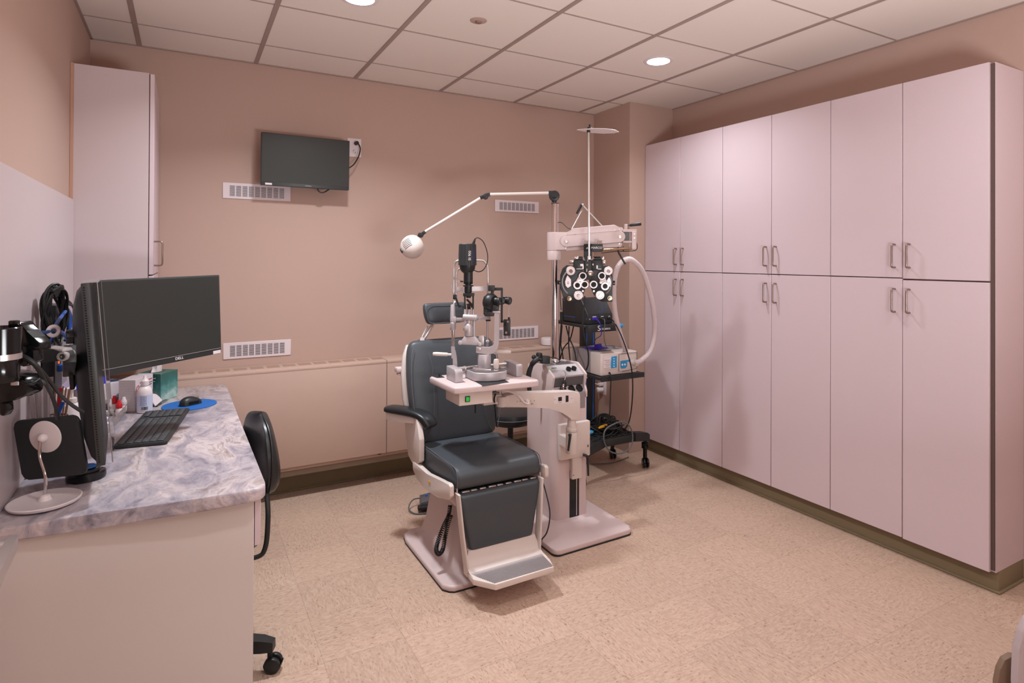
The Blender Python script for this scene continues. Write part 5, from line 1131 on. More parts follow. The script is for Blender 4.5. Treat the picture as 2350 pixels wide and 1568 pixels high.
Fv = F @ fr((-325, -118, 0), (1, .0, .1), V((-.3, .25, .9)).normalized())
for i in range(6):
    y = 9.5 - 3.6 * i; L = 11 - abs(i - 2.5) * .6; k = math.sqrt(max(1, 27.9 ** 2 - y ** 2))
    b.T = None; 
    pts = [Fv @ (V((x * .86 - y * .5, y * .86 + x * .5, 0)) + V((0, 0, math.sqrt(max(0, 27.6 ** 2 - x * x - y * y))))) for x in (-L, -L / 2, 0, L / 2, L)]
    b.tube(pts, .0016, 6, 2)
part('vent_slots', b, M_DGREY, hd)
q = Fv @ (V((-17, -13, 17)).normalized() * 27.3); part('lamp_switch', MB(fr(q, Fv.to_3x3() @ V((.8, .6, 0)), q - Fv @ V((0, 0, 0)))).box((-.01, -.012, -.004), (.01, .012, .004), .001), M_BLACK, hd)
# ---------------------------------------------------------------- phoropter
t = thing('phoropter', 'black and silver phoropter hanging from the stand arm', 'phoropter', (2.02, 2.82, 1.24))
F = face((1.9823, 2.7632, 1.3509), .002472)
def disc(mb, x, y, z, r, h, n=36): mb.lathe([(0, 0), (r, 0), (r, h * .8), (r * .94, h), (0, h)], (x, y, z), (0, 0, 1), n)
def ring(mb, x, y, z, r0, r1, h, n=36): mb.lathe([(r1, 0), (r1, h * .8), (r1 - .6, h), (r0 + .6, h), (r0, h * .8), (r0, 0)], (x, y, z), (0, 0, 1), n, cap=False)
# bridge and hanger
b = MB(F); b.box((-7, 58, -8), (11, 90, 8), 1); b.box((-7, 72, -8), (35, 90, 8), 1); b.box((-6, 8, -8), (10, 60, 8), 1.5); hg = part('hanger', b, M_BLACKM, t)
text('lettering', 'MARCO', 7, F @ Matrix.Translation((21, 81, 8.2)), M_INK, hg, ext=.1)
text('lettering', 'A', 7, F @ Matrix.Translation((-.5, 80, 8.2)), M_INK, hg, ext=.1)
b = MB(F)
for x in (-4, 3, 26, 32): b.cyl((x, 90, 0), (x, 98, 0), 2.6, n=12)
part('hanger_bolt', b, M_CHROME, hg)
b = MB(F); b.box((-31, 30, -10), (-6, 53, 6), 1.5); b.box((10, 30, -10), (36, 53, 6), 1.5); b.cyl((-24, 56, -2), (-10, 56, -2), 5, n=20); b.cyl((15, 56, -2), (33, 56, -2), 5, n=20); part('bridge', b, M_BLACK, t)
b = MB(F)
for x0, x1, y, z in ((-30, -20, 57.5, 0), (-41, -31, 50, 2), (33, 39, 56, 0), (35, 42, 48, 2)): b.cyl((x0, y, z), (x1, y, z), 5, n=24, bev=.6)
part('bridge_knob', b, M_CHROME, t)
b = MB(F)
b.box((-16, 39, 6), (-9, 44, 7)); b.box((-11, 33, 6), (-8.5, 41, 7.5)); b.box((-25, 32, 6), (-9, 33.2, 7)); b.box((21, 33, 6), (23.5, 41, 7.5)); b.box((24, 32, 6), (32, 33.2, 7)); b.box((-2.2, 26, 10), (-1, 33, 10.6)); b.box((0, 50, 10), (1, 56, 10.6)); b.box((12, 41, 6), (14, 45, 7))
for x, y in ((-8, 57), (-7, 53), (9, 54), (14, 57.5)): b.ball((x, y, 8), 1.5, n=12)
part('scale_marks', b, M_DIAL, t)
b = MB(F); b.cyl((6, 23, 6), (7, 23, 15), 6.3, n=28, bev=.8); b.cyl((-1, 42, 10), (-1, 42, 13), 2.4); part('centre_knob', b, M_CHROME, t)
for sg in (-1, 1):
    # housing: outer disc, inner lobe, lower foot
    X = lambda x: x * sg + 0
    cx = -33 if sg < 0 else 32
    out = [(-47, 41), (-56, 33), (-61, 18), (-62, 2), (-61, -12), (-56, -26), (-53, -36), (-51, -42), (-40, -43), (-28, -43), (-18, -40), (-10, -30), (-5, -16), (-2, -2), (-2, 22), (-8, 26), (-12, 32), (-24, 32), (-28, 40)] if sg < 0 else [(48, 40), (55, 31), (58, 18), (59, 2), (58, -12), (56, -24), (58, -36), (58, -42), (46, -43), (34, -42), (24, -36), (15, -24), (8, -8), (5, 8), (5, 20), (10, 26), (14, 32), (28, 32), (32, 39)]
    p = part('lens_bank', MB(F).prism(out, 13, Matrix.Translation((0, 0, -9)), 1.6, 2, rim=True), M_BLACK, t)
    b = MB(F); c0 = (cx - 2 * sg, 2)
    a0, a1 = (112, 238) if sg < 0 else (-58, 60)
    P_ = [(c0[0] + 25.5 * math.cos(math.radians(a0 + (a1 - a0) * i / 20)), c0[1] + 30 * math.sin(math.radians(a0 + (a1 - a0) * i / 20)), 4.2) for i in range(21)]
    b.tube(P_, 1.6, 8, 1); part('bank_rim', b, M_GREYP, p)
    b = MB(F)
    if sg < 0: b.prism([(-45, 18), (-37, 8), (-37, -6), (-44, -11), (-49, -6), (-50.5, 3), (-48, 12)], 1, Matrix.Translation((0, 0, 4)))
    else: b.prism([(50, 14), (45, 6), (49, -6), (53, -8), (54.5, 2), (53, 9)], 1, Matrix.Translation((0, 0, 4)))
    sc_ = part('power_window', b, M_DIAL, p, 'silver scale window')
    b = MB(F); xx = -44 if sg < 0 else 50
    for i in range(3): b.box((xx - 1.5, -2 + i * 2.2, 5), (xx + .5, -1 + i * 2.2, 5.3)); b.box((xx + 1.2, -2.4 + i * 2.4, 5), (xx + 2.2, -1 + i * 2.4, 5.3))
    part('window_digits', b, M_DINK, sc_)
    # dials
    for (x, y, r, nm) in (((-38, 28.5, 10.6, 'sphere_dial'), (-20, -27.5, 10.6, 'axis_dial')) if sg < 0 else ((48, 28.5, 10, 'sphere_dial'), (29.5, -27, 10, 'axis_dial'))):
        b = MB(F); disc(b, x, y, 4, r, 3); ring(b, x, y, 6, r * .62, r * .8, 1.2); dp = part(nm, b, M_DIAL, p)
        b = MB(F); disc(b, x + .6, y - 1, 6.5, r * .42, 5, 24); part('dial_knob', b, M_CHROME, dp)
        b = MB(F)
        for i in range(20): a = 2 * PI * i / 20; b.obox((x + r * .88 * math.cos(a), y + r * .88 * math.sin(a), 7.05), (1.1, .5, .3), fr((0, 0, 0), (math.cos(a), math.sin(a), 0)))
        part('dial_marks', b, M_DINK, dp)
    # cross cylinder turret
    A_, B_ = ((-11, 16.5), (-23, -4.5)) if sg < 0 else ((32.5, 17), (40, -6.5))
    pv = (-15, 2) if sg < 0 else (30, 2)
    b = MB(F); b.prism(stadium(A_[0], A_[1], B_[0], B_[1], 7), 5, Matrix.Translation((0, 0, 4)), .6, 2, rim=True); ring(b, *A_, 6, 6, 9, 8); ring(b, *B_, 6, 5.2, 9.6, 7); b.lathe([(3, 0), (3, 4), (0, 4.5)], (*pv, 8), (0, 0, 1), 20); tu = part('cross_cylinder', b, M_DIAL, p)
    b = MB(F); disc(b, *A_, 7, 6, 5); part('lens', b, M_LENS, tu); b = MB(F); disc(b, *B_, 7, 5.2, 4.4); part('lens', b, M_LENS, tu)
    q = (-6, -3) if sg < 0 else (14.5, -3)
    b = MB(F); ring(b, *q, 3, 5.8, 9.2, 5); ap = part('aperture_ring', b, M_DIAL, p); b = MB(F); disc(b, *q, 3.2, 5.8, 1.8); part('aperture', b, M_LENS, ap)
    x, y = (-40.5, -35.5) if sg < 0 else (52, -34)
    b = MB(F); disc(b, x, y, 4, 5.4, 2); b.lathe([(4, 0), (4.2, 6), (3.6, 7.5), (0, 7.8)], (x + .4, y - .3, 5), (0, 0, 1), 24); part('strong_knob', b, M_BRASS, p)
    b = MB(F); b.box(((-68, -3, -6) if sg < 0 else (58, -4, -6)), ((-60, 6, 4) if sg < 0 else (64, 6, 4)), .8); part('side_mount', b, M_GLOSSB, p)
    b = MB(F); b.box((-11.5 if sg < 0 else 13.5, -20, 4), (-8 if sg < 0 else 17.5, -16, 4.6)); part('scale_marks', b, M_DIAL, p)
# near point rod and card
b = MB(F); b.beam((3.2, 54, 12), (1.2, 346, 12), 4.2, 4.2, .6, (0, 0, 1)); b.box((-.5, 54, 8), (7, 62, 15), .6); part('near_rod', b, M_STEEL, t)
zr = F @ V((1.2, 349, 12))
b = MB(); pl = []
for x, y in [(-.066, 0.0), (-.03, -.02), (.02, -.045), (.09, -.05), (.145, -.03), (.172, 0.005), (.15, .035), (.09, .055), (.02, .05), (-.03, .025)]: pl.append((x, y))
Fc = fr(zr, RH + V((0, 0, .005)), (.06, .02, 1))
nc = part('near_card', MB(Fc).prism(pl, .0035, Matrix.Translation((0, 0, -.002)), .001, 1, rim=True), M_WHITE, t)
b = MB(Fc); b.lathe([(.022, .002), (.019, .008), (.012, .016), (.005, .018), (.005, .032), (0, .034)], (0.005, 0, 0), n=24); b.box((-.005, -.012, .0015), (.06, -.0, .006), .001); b.cyl((0, 0, -.012), (0, 0, 0), .01); part('card_clip', b, M_BLACK, nc)
# ---------------------------------------------------------------- equipment cart behind the stand
XC0, XC1 = 2.375, 2.80
t = thing('equipment_cart', 'black wheeled equipment cart with blue striped column beside the wall corner', 'cart', (2.62, 3.42, 0))
# column
pL, pR = V((2.5428, 3.545, 0.5212)), V((2.621, 3.545, 0.5129))
b = MB().box((pL.x - .02, 3.545, .22), (pR.x, 3.61, 1.09), .004, 2); part('column', b, M_BLACKM, t)
b = MB()
for x in (V((2.5409, 3.545, 0.5214)).x, V((2.6013, 3.545, 0.515)).x): b.box((x - .004, 3.543, .24), (x + .004, 3.549, 1.08))
part('blue_stripe', b, M_STRIPE, t, 'bright blue inlay strip')
b = MB()
for p in (V((2.5426, 3.54, 0.6265)), V((2.6011, 3.54, 0.621))): b.cyl(p + V((0, .006, 0)), p, .006, n=14)
part('column_bolt', b, M_STEEL, t)
# shelves
F = fr((0, 0, 0), (1, 0, 0), (0, 0, 1))
q = V((2.4478, 3.19, 0.7112)); zs = q.z - .004
b = MB().box((2.385, 3.17, zs - .022), (2.755, 3.56, zs), .003, 1); b.box((2.385, 3.16, zs - .03), (2.755, 3.171, zs + .004), .002, 1); part('lower_shelf', b, M_BLACKM, t)
zt = V((2.2932, 3.19, 1.059)).z - .004
b = MB().box((2.27, 3.185, zt - .02), (2.54, 3.56, zt), .003, 1); part('upper_shelf', b, M_BLACKM, t)
Ft = fr(V((2.3766, 3.15, 1.0273)), (1, 0, 0), (0, -1, 0))
ux0, ux1 = V((2.2714, 3.15, 1.0443)).x, V((2.5173, 3.15, 1.0517)).x
fp = part('shelf_front', MB().box((ux0, 3.15, V((2.2716, 3.15, 1.0104)).z), (ux1, 3.1795, V((2.2714, 3.15, 1.0556)).z), .003, 2), M_BLACKM, t)
text('lettering', 'oniquence', .0235, fr(V((2.4076, 3.1496, 1.03)), (1, .0, 0), (0, -1, 0)), M_INK, fp, sx=.86)
text('lettering', 'S', .05, fr(V((2.3571, 3.1496, 1.0332)), (1, .0, 0), (0, -1, 0)), M_INK, fp)
b = MB(); p = V((2.6129, 3.26, 1.0271)); b.tube([p - V((.03, 0, 0)), p], .008, 8); b.ball(p + V((.012, 0, 0)), .017, (1.2, 1, 1)); part('side_knob', b, M_CYAN, t, 'bright blue side knob')
# base: tray and legs
tz = V((2.6559, 3.22, 0.3032)).z
b = MB().box((2.40, 3.2, tz - .075), (2.72, 3.5, tz - .02), .006, 2); b.box((2.42, 3.49, tz - .07), (2.75, 3.63, tz - .02), .006, 2); part('base_tray', b, M_BLACKM, t)
b = MB()
b.tube([(2.404 + i * .0106, 3.204 + .002 * (i % 2), tz - .0155 + .0035 * math.sin(i * 2.1)) for i in range(30)], .0042, 6, 3)
part('tray_lip', b, M_GLOSSB, t)
for i, (p0, p1) in enumerate((((2.69, 3.22, tz - .035), (2.885, 3.285, tz - .09)), ((2.43, 3.22, tz - .035), (2.245, 3.2, tz - .1)), ((2.69, 3.5, tz - .035), (2.80, 3.555, tz - .08)), ((2.43, 3.5, tz - .035), (2.3, 3.6, tz - .09)))):
    p0, p1 = V(p0), V(p1); d = (p1 - p0).normalized(); n = d.cross(V((0, 0, 1))).normalized(); u = n.cross(d)
    b = MB().loft([[p0 + n * w + V((0, 0, h)) for w, h in ((-.036, .025), (.036, .025), (.036, -.035), (-.036, -.035))], [p1 - d * .04 + n * w + V((0, 0, h)) for w, h in ((-.03, .035), (.03, .035), (.03, -.022), (-.03, -.022))], [p1 + n * w + V((0, 0, h)) for w, h in ((-.026, .025), (.026, .025), (.026, -.03), (-.026, -.03))]])
    lg = part('leg', b, M_BLACKM, t)
    c = p1 - d * .022; b = MB(); h0 = c.z - .028; b.cyl((c.x, c.y, h0 - .01), (c.x, c.y, h0), .014, n=14); b.box((c.x - .018, c.y - .02, h0 - .055), (c.x + .018, c.y + .02, h0 - .008), .005, 2)
    ax = V((.92, -.38, 0))
    w = V((c.x, c.y - .004, .036))
    for s_ in (-1, 1): b.cyl(w + ax * s_ * .006, w + ax * s_ * .02, .035, n=24, bev=.004)
    b.box((c.x - .01, c.y - .01, .03), (c.x + .01, c.y + .01, h0 - .04)); part('caster', b, M_GLOSSB, lg)
# radiosurgery generator on the upper shelf
g = thing('surgical_generator', 'black electrosurgery generator with glossy sloping panel and blue trim on the upper shelf', 'medical device', (2.4, 3.35, zt))
gx0, gx1 = V((2.2949, 3.19, 1.0675)).x, V((2.5011, 3.19, 1.0573)).x
fz0, fz1 = zt + .0015, V((2.2947, 3.19, 1.1189)).z
side = [(3.19, fz0), (3.19, fz1), (3.27, fz1 + .105), (3.33, fz1 + .108), (3.33, fz0)]
b = MB(fr((gx0, 0, 0), (0, 1, 0), (1, 0, 0))).prism(side, gx1 - gx0, None, .005, 2); part('front_housing', b, M_BLACKM, g, ang=25)
b = MB().box((gx0 + .004, 3.3305, fz0), (gx1 - .004, 3.50, fz1 + .095), .004, 1); part('rear_housing', b, M_BLACKM, g)
b = MB()
for z in (fz0 + .035, fz1 + .078): b.box((gx0 + .0025, 3.335, z), (gx0 + .0045, 3.498, z + .004))
b.box((gx0 - .001, 3.2, fz0 + .03), (gx0 + .001, 3.204, fz0 + .045)); part('trim_line', b, M_STRIPE, g, 'thin blue trim line')
sn = V((0, -.105, .08)).normalized(); Fg = fr(((gx0 + gx1) / 2, 3.23, fz1 + .0525), (1, 0, 0), sn); hw = (gx1 - gx0) / 2 - .006
gp = part('sloping_panel', MB(Fg).box((-hw, -.062, .0), (hw, .062, .0015)), M_GLOSSB, g, 'glossy black sloping panel')
b = MB(Fg); 
for x in (-.085, .0): b.prism([(x, -.05), (x + .03, -.05), (x + .045, .045), (x + .01, .05)], .0003, Matrix.Translation((0, 0, .0016)))
b2 = MB(Fg); rnd = random.Random(2)
for i in range(16): x, y = rnd.uniform(.0, hw - .02), rnd.uniform(-.05, .045); b2.box((x, y, .0016), (x + .006, y + .003, .002))
part('panel_marks', b2, M_BINK, gp); b.bm.free()
part('panel_badge', MB(Fg).box((hw - .04, .05, .0016), (hw - .004, .062, .0025)), M_STRIPE, gp, 'blue badge')
def port(u, v, m, w=.03, h=.016, nm='socket'):
    p = V(px_[(u, v)]); return part(nm, MB().box(p + V((-w / 2, -.006, -h / 2)), p + V((w / 2, .004, h / 2)), .002, 1), m, g)
px_ = {(0, 0): (2.3529, 3.19, 1.0934), (1, 0): (2.41, 3.19, 1.0908), (2, 0): (2.468, 3.19, 1.091)}
port(0, 0, M_VIOL, .042, .018, 'violet_socket'); port(1, 0, M_GLOSSB, .03, .014); port(2, 0, M_GLOSSB, .02, .014)
b = MB(); c = V((2.3106, 3.19, 1.0924)); b.cyl(c + V((0, .002, 0)), c + V((0, -.003, 0)), .005, n=14); part('power_button', b, M_STEEL, g)
b = MB()
for (p, w) in (((2.3493, 3.19, 1.1079), .03), ((2.4136, 3.19, 1.1065), .022), ((2.4716, 3.19, 1.1055), .014)): p = V(p); b.box(p + V((-w / 2, -.001, -.002)), p + V((w / 2, .0, .002)))
part('small_print', b, M_INK, g)
# smoke evacuator on the lower shelf
e = thing('smoke_evacuator', 'grey and white smoke evacuator with blue control labels on the lower shelf', 'medical device', (2.57, 3.35, zs))
e0, e1 = V((2.4003, 3.19, 0.86)), V((2.7095, 3.19, 0.843)); ezt = e0.z; ez0 = zs + .0015
part('rear_housing', MB().box((e0.x + .004, 3.31, ez0), (e1.x - .004, 3.53, ezt + .0), .008, 2), M_GREYP, e)
part('front_housing', MB().box((e0.x, 3.185, ez0), (e1.x, 3.309, ezt), .01, 3), M_CREAM, e)
b = MB().box((e0.x + (e1.x - e0.x) * .47, 3.178, ez0 + .022), (e1.x - .01, 3.186, ezt - .015), .006, 2); dr = part('filter_door', b, M_CREAM, e)
b = MB(); xd0, xd1 = e0.x + (e1.x - e0.x) * .47, e1.x - .008; b.tube([(xd0, 3.1775, ez0 + .022), (xd0, 3.1775, ezt - .012), (xd1, 3.1775, ezt - .012), (xd1, 3.1775, ez0 + .03), (xd0 + .03, 3.1775, ez0 + .02)], .0018, 6, 1); part('door_seam', b, M_DINK, dr)
FE = fr((0, 3.184, 0), (1, 0, 0), (0, -1, 0)); xa = e0.x + .022
b = MB(FE).box((xa, ez0 + .045, 0), (xd0 - .012, ezt - .022, .0012)); part('control_label', b, M_WHITE, e)
b = MB(FE); xm = (xa + xd0) / 2 - .002; b.prism([(xm, ez0 + .047), (xd0 - .014, ez0 + .05), (xd0 - .014, ezt - .024), (xm + .004, ezt - .026), (xm - .002, (ez0 + ezt) / 2)], .001, Matrix.Translation((0, 0, .0012))); lb = part('control_pad', b, M_CYAN, e, 'bright blue control pad')
b = MB(FE)
for i in range(4): b.prism(circ(.0045, 12, (xm + xd0 - .014) / 2, ez0 + .06 + i * .017), .001, Matrix.Translation((0, 0, .0022)))
part('button', b, M_INK, lb)
b = MB(FE)
for i in range(5): b.box((xa + .004 + (.01 if i % 2 else 0), ez0 + .052 + i * .013, .0012), (xm - .006, ez0 + .054 + i * .013, .0016))
part('small_print', b, M_DINK, e)
FD = fr((0, 3.177, 0), (1, 0, 0), (0, -1, 0)); y0 = ez0 + .04
b = MB(FD).prism([(xd0 + .012, y0 + .012), (xd0 + .018, y0), (xd0 + .055, y0), (xd0 + .07, y0 + .012), (xd0 + .07, y0 + .042), (xd0 + .098, y0 + .042), (xd0 + .098, y0 + .056), (xd0 + .012, y0 + .052)], .001); lb = part('filter_label', b, M_CYAN, dr, 'bright blue filter label')
b = MB(FD)
for x in (.028, .05): b.prism(circ(.007, 16, xd0 + x, y0 + .026), .001, Matrix.Translation((0, 0, .001)))
part('label_dots', b, M_INK, lb)
c = V((2.6698, 3.17, 0.7833)); part('hose_port', MB().cyl(c + V((0, .012, 0)), c + V((0, -.03, 0)), .022, .02, 24), M_CREAM, e)
b = MB(); c = V((2.4693, 3.185, 0.7275)); b.cyl(c + V((0, .001, 0)), c + V((0, -.008, 0)), .006, n=14); part('cord_plug', b, M_RUBBER, e)
# corrugated clear hose
hp = [(2.6352, 3.12, 0.7938), (2.6672, 3.1, 0.8059), (2.7424, 3.09, 0.8663), (2.7717, 3.08, 0.9866), (2.7454, 3.06, 1.1369), (2.6812, 3.04, 1.3004), (2.6072, 3.02, 1.4171), (2.5131, 3, 1.4799), (2.4394, 2.98, 1.4853), (2.3869, 2.98, 1.4521), (2.3717, 3, 1.3856), (2.3757, 3.02, 1.2796), (2.4008, 3.04, 1.1521), (2.4571, 3.07, 1.0285), (2.566, 3.15, 0.9088), (2.6422, 3.22, 0.8498)]
single('smoke_hose', MB().tube(hp, .0165, 14, 16, ridge=.07), M_HOSE, 'milky white corrugated hose looping up from the smoke evacuator', 'hose')
# violet handpiece cable bundled on the evacuator
b = MB(); c = V((2.483, 3.33, 0.8824)); c.z = ezt + .022; rnd = random.Random(5)
for k in range(9):
    ph = k * .7; b.tube([c + V((.03 * math.cos(a) * (1 - .04 * k) + .006 * math.sin(ph), .012 * math.sin(2 * a + ph), .019 * math.sin(a + ph) * .9)) for a in [2 * PI * i / 10 for i in range(10)]], .0038, 6, 2, True)
b.cyl(c + V((-.105, 0, -.002)), c + V((.02, 0, -.008)), .0085, n=14, bev=.002); b.cyl(c + V((.02, 0, -.008)), c + V((.08, 0, -.014)), .009, .004, 14)
b.tube([(2.3491, 3.18, 1.0916), (2.3476, 3.14, 1.081), (2.3614, 3.13, 1.0416), (2.3732, 3.15, 0.9875), (2.3863, 3.22, 0.9556), (2.4274, 3.3, 0.9079), c + V((0, 0, .01))], .0028, 6)
single('violet_cable', b, M_VIOL, 'bundled violet handpiece cable lying on top of the smoke evacuator', 'cable')
b = MB(); b.tube([(2.4061, 3.18, 1.0918), (2.4012, 3.15, 1.089), (2.3935, 3.135, 1.0593), (2.3904, 3.14, 1.0019), (2.4436, 3.2, 0.934), (c.x + .1, 3.35, ezt + .004), (c.x + .17, 3.36, ezt + .004), (c.x + .2, 3.42, ezt + .004), (c.x + .12, 3.44, ezt + .004), (c.x - .08, 3.3, ezt + .004), (c.x + .06, 3.26, ezt + .004)], .0024, 6)
single('grey_lead', b, M_GREYC, 'thin grey lead running from the generator onto the smoke evacuator', 'cable')
b = MB(); b.tube([(2.4639, 3.18, 1.0921), (2.4269, 3.1, 1.0923), (2.4171, 3.02, 1.0331), (2.4545, 3, 0.93), (2.5014, 3, 0.8006), (2.5331, 3.02, 0.6816), (2.5766, 3.08, 0.5223), (2.6175, 3.16, 0.3825), (2.63, 3.24, tz - .005)], .0042, 8)
single('black_lead', b, M_RUBBER, 'black lead hanging in front of the smoke evacuator down to the tray', 'cable')
b = MB(); b.tube([(2.4629, 3.172, 0.7274), (2.4567, 3.15, 0.7115), (2.4536, 3.15, 0.608), (2.4547, 3.16, 0.4616), (2.4643, 3.2, 0.3493), (2.5, 3.26, tz + .0)], .004, 8)
single('black_lead', b, M_RUBBER, 'black lead plugged into the front of the smoke evacuator', 'cable')
b = MB(); b.tube([(2.2359, 3.14, 1.2488), (2.2256, 3.13, 1.1938), (2.2086, 3.12, 1.1257), (2.209, 3.12, 1.0423), (2.2297, 3.12, 0.9576), (2.2577, 3.13, 0.8846), (2.258, 3.13, 0.8146), (2.2554, 3.15, 0.7695)], .005, 8)
single('draped_cord', b, M_RUBBER, 'dark cord draped down past the generator side to the lower shelf', 'cable')
# cords on the tray
b = MB(); rnd = random.Random(9)
for k in range(26):
    cx_, cy_, cz_ = 2.55 + rnd.uniform(-.06, .06), 3.34 + rnd.uniform(-.05, .04), tz + .005 + rnd.uniform(-.015, .05); rx, ry = rnd.uniform(.06, .12), rnd.uniform(.05, .1); ph = rnd.uniform(0, 6); tl = rnd.uniform(-.25, .25)
    b.tube([(cx_ + rx * math.cos(a), cy_ + ry * math.sin(a), max(tz - .012, cz_ + .02 * math.sin(a * 2 + ph) + tl * .1 * math.cos(a))) for a in [2 * PI * i / 12 for i in range(12)]], rnd.choice((.004, .0045, .0052)), 6, 3, True)
b.tube([(2.4365, 3.25, 0.367), (2.4472, 3.25, 0.4185), (2.4692, 3.25, 0.4187), (2.4767, 3.25, 0.3912)], .004, 8); b.tube([(2.484, 3.25, 0.402), (2.5359, 3.25, 0.4162), (2.5697, 3.25, 0.403), (2.566, 3.25, 0.3856)], .004, 8)
b.tube([(2.4441, 3.3, 0.4459), (2.4441, 3.28, 0.406), (2.4516, 3.28, 0.3695)], .004, 8)
single('cord_pile', b, M_RUBBER, 'heap of coiled black cords in the tray of the equipment cart', 'cables', kind='stuff')
b = MB(); b.tube([(2.4665, 3.17, 0.3768), (2.5694, 3.17, 0.3923), (2.629, 3.16, 0.3516), (2.652, 3.16, 0.2746), (2.6295, 3.16, 0.21), (2.5474, 3.16, 0.1845), (2.4594, 3.16, 0.2127), (2.4199, 3.17, 0.2765), (2.4196, 3.17, 0.3427)], .005, 8, 6, True)
single('hanging_cord_loop', b, M_GREYC, 'big loop of dark grey cord hanging over the tray edge', 'cable')
b = MB(); p = V((2.4656, 3.24, 0.3538))
for i in range(4): b.obox(p + V((.012 * (i - 1.5), .004 * i, .004 * (i % 2))), (.05, .012, .012), fr((0, 0, 0), (.9, .2, .1 * i)), .003)
single('cord_tie', b, M_YEL, 'yellow tie around the cord heap', 'tie')
b = MB(); p = V((2.3281, 3.2, 0.3478)); b.ball(p, .016, (1.5, 1, .8)); single('blue_plug', b, M_CYAN, 'blue plug in the cord heap at the tray edge', 'plug')
b = MB(); b.tube([(2.45, 3.5, .1), (2.5, 3.52, .02), (2.7, 3.46, .006), (2.9, 3.5, .006)], .0035, 6); single('loose_cable', b, M_GREYC, 'thin cord lying on the floor under the equipment cart', 'cable')
# cables hanging behind the stand
for i, (q, lab) in enumerate((([(2.2795, 3.47, 1.0263), (2.2889, 3.5, 0.8919), (2.3076, 3.5, 0.7929), (2.3822, 3.6, 0.5274)], 'black cable hanging down behind the chrome pole'), ([(2.2922, 3.44, 1.0257), (2.291, 3.4, 0.9491), (2.2971, 3.34, 0.8584), (2.3095, 3.3, 0.6524)], 'black cable slanting right behind the stand'), ([(2.2974, 3.41, 1.0254), (2.3011, 3.42, 0.9011), (2.3124, 3.42, 0.7953), (2.3068, 3.4, 0.6343)], 'straight black cable hanging behind the stand'), ([(2.3815, 3.48, 1.011), (2.4064, 3.56, 0.9078), (2.3506, 3.56, 0.8491), (2.3437, 3.6, 0.7504)], 'black cable slanting left behind the chrome pole'))):
    single('hanging_cable', MB().tube(q, .0045, 8), M_RUBBER, lab, 'cable', 'cables hanging behind the stand')
b = MB(); b.cyl((2.2299, 3.4, 1.0684), (2.2296, 3.4, 1.1277), .012, n=14); b.tube([(2.226, 3.4, 1.1397), (2.2186, 3.4, 1.2051), (2.2017, 3.38, 1.2951), (2.1954, 3.36, 1.3547)], .0028, 6); b.tube([(2.2299, 3.4, 1.0714), (2.2362, 3.42, 0.9948), (2.2391, 3.44, 0.8728), (2.2863, 3.5, 0.6789)], .005, 8)
single('probe_holder', b, M_RUBBER, 'thin black probe lead hanging between the chrome pole and the generator', 'cable')
# outlet on the side of the wall corner
XW = 2.968
o = thing('wall_outlet', 'white double outlet with plugs low on the wall corner behind the cart', 'outlet', (XW, 3.72, .45))
p = V((2.968, 3.9021, 0.4486))
part('plate', MB().box((XW - .006, p.y - .04, p.z - .062), (XW, p.y + .04, p.z + .062), .003, 2), M_WHITE, o)
part('socket', MB().box((XW - .008, p.y - .018, p.z - .045), (XW - .005, p.y + .018, p.z + .045), .002, 1), M_PAPER, o)
a = thing('power_adapter', 'white power adapter with grey lead plugged into the low outlet', 'plug', (XW - .03, p.y, p.z - .02))
part('adapter_body', MB().cyl((XW - .0085, p.y, p.z - .022), (XW - .06, p.y + .01, p.z - .022), .021, n=20, bev=.004), M_WHITE, a)
part('lead', MB().tube([(XW - .06, p.y + .01, p.z - .022), (XW - .09, p.y + .015, p.z - .03), (XW - .14, p.y + .03, p.z - .06), (XW - .2, p.y + .03, p.z - .14)], .005, 8), M_GREYC, a)
a = thing('power_plug', 'white flat plug in the upper socket of the low outlet', 'plug', (XW - .03, p.y, p.z + .02))
part('plug_body', MB().box((XW - .05, p.y - .014, p.z + .012), (XW - .0085, p.y + .016, p.z + .034), .004, 2), M_WHITE, a)
part('lead', MB().tube([(XW - .048, p.y, p.z + .022), (XW - .07, p.y + .04, p.z + .02), (XW - .09, p.y + .06, p.z - .06), (XW - .09, p.y + .06, p.z - .3)], .0035, 8), M_WHITE, a)
# stool behind the examination chair
s = thing('rolling_stool', 'round black vinyl stool behind the examination chair', 'stool', (1.86, 3.42, 0))
c = V((1.845, 3.415, 0)); z0 = .505
part('seat', MB().lathe([(0, z0 - .085), (.12, z0 - .085), (.16, z0 - .07), (.168, z0 - .05), (.17, z0 - .03), (.162, z0 - .008), (.14, z0), (0, z0 + .002)], c, n=48), M_LEATHB, s, ang=50)
part('seat_piping', MB().torus(c + V((0, 0, z0 - .035)), .1695, .003, n=48), M_PIPE, s)
b = MB().cyl(c + V((0, 0, .12)), c + V((0, 0, z0 - .086)), .018, n=20); part('column', b, M_BLACKM, s)
part('foot_ring', MB().torus(c + V((0, 0, .2)), .17, .009, n=48), M_STEEL, s, 'pale foot ring')
for k in range(5):
    a_ = 2 * PI * k / 5 + .35; d = V((math.cos(a_), math.sin(a_), 0)); l = MB().beam(c + V((0, 0, .1)), c + d * .22 + V((0, 0, .07)), .04, .025, .006); lg = part('leg', l, M_BLACKM, s)
    q = c + d * .205; b = MB().cyl(q + V((-d.y * .018, d.x * .018, .027)), q + V((d.y * .018, -d.x * .018, .027)), .0268, n=20, bev=.003); b.cyl(q + V((0, 0, .03)), q + V((0, 0, .065)), .008); part('caster', b, M_BLACK, lg)
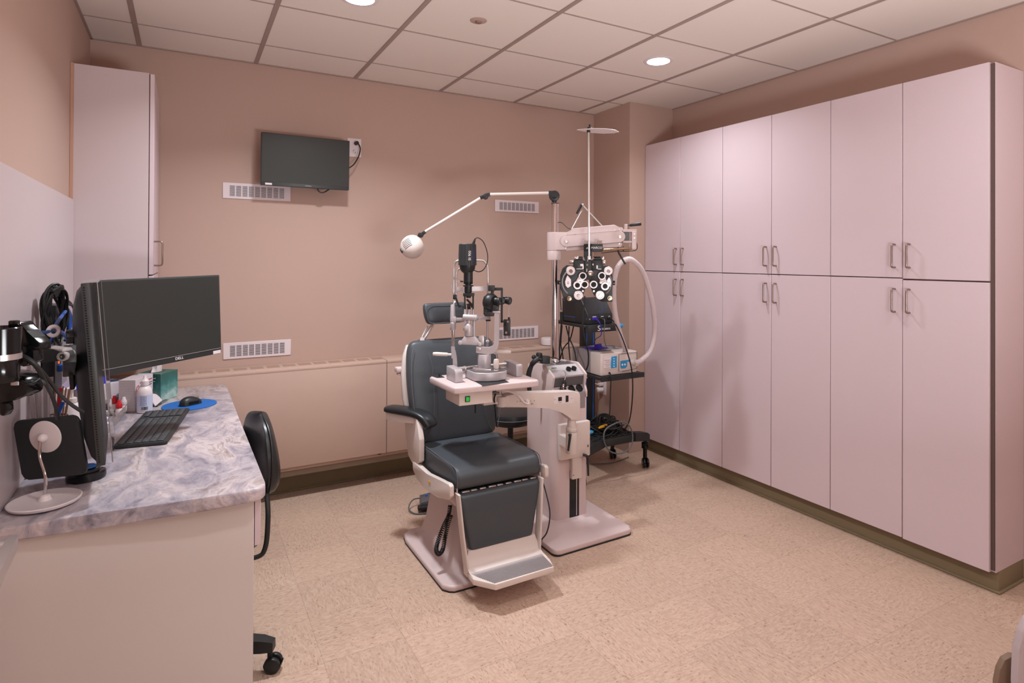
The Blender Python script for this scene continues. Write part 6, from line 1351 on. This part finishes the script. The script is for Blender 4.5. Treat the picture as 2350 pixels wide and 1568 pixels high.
# pale plastic chair cut off at the right edge of the view
s = thing('plastic_chair', 'pale grey plastic chair cut off at the lower right edge', 'chair', (2.05, .66, 0))
rr = []
c0 = V((2.103, 0.7948, 0.3782)); r0 = V((.871, -.492, 0)); f0 = V((.492, .871, 0))
for z, w in ((-.5, .0), (-.3, .005), (-.1, .01), (.0, .02), (.05, .03), (.085, .055), (.1, .1), (.105, .17)):
    pass
out = [(-.028, -.34), (-.026, -.1), (-.022, .0), (-.012, .05), (.004, .085), (.03, .105), (.08, .112), (.30, .112), (.35, .09), (.37, .03), (.375, -.34)]
b = MB(fr(c0, r0, -f0)).prism(out, .025, None, .006, 3); part('backrest', b, M_GREYP if False else mat('pale_grey_plastic', '#b3a7aa', .45), s)
b = MB(fr(c0, r0, -f0)).prism([(-.046, -.3), (-.044, -.13), (-.036, -.09), (-.022, -.062), (.0, -.05), (.3, -.05), (.33, -.09), (.33, -.3)], .02, Matrix.Translation((0, 0, -.045)), .003, 2)
part('seat', b, mat('brown_plastic', '#7b6554', .5), s, 'brown seat edge')
for dx, dz in ((.1, .04), (.33, .04), (.12, .36), (.35, .36)):
    p = c0 + r0 * dx - f0 * dz; part('leg', MB().cyl((p.x, p.y, 0), (p.x, p.y, c0.z - .1), .014, n=16), M_STEEL, s)
# ---------------------------------------------------------------- camera and picture settings
cd = bpy.data.cameras.new('camera'); cam = bpy.data.objects.new('camera', cd); COL.objects.link(cam)
cd.sensor_fit = 'HORIZONTAL'; cd.sensor_width = 36; cd.lens = 1367.41 / 2350 * 36
cd.shift_x = -(1198.815 - 1175) / 2350; cd.shift_y = (587.188 - 784) / 2350; cd.clip_start = .02
R_ = V((0.870667, -0.491855, 0.004200)); U_ = V((-0.006460, -0.002897, 0.999975)); D_ = V((0.491830, 0.870672, 0.005700))
m = Matrix((R_, U_, -D_)).transposed().to_4x4(); m.translation = V((0, 0, 1.4854)); cam.matrix_world = m
sc = bpy.context.scene; sc.camera = cam
w = bpy.data.worlds.new('world'); sc.world = w; w.use_nodes = True; w.node_tree.nodes['Background'].inputs[0].default_value = (.9, .85, .85, 1); w.node_tree.nodes['Background'].inputs[1].default_value = .1
sc.view_settings.view_transform = 'Standard'; sc.view_settings.look = 'None'; sc.view_settings.exposure = .13; sc.view_settings.gamma = 1
sc.cycles.max_bounces = 10; sc.cycles.diffuse_bounces = 6; sc.cycles.transparent_max_bounces = 12; sc.cycles.use_denoising = True
sc.cycles.sample_clamp_indirect = 6
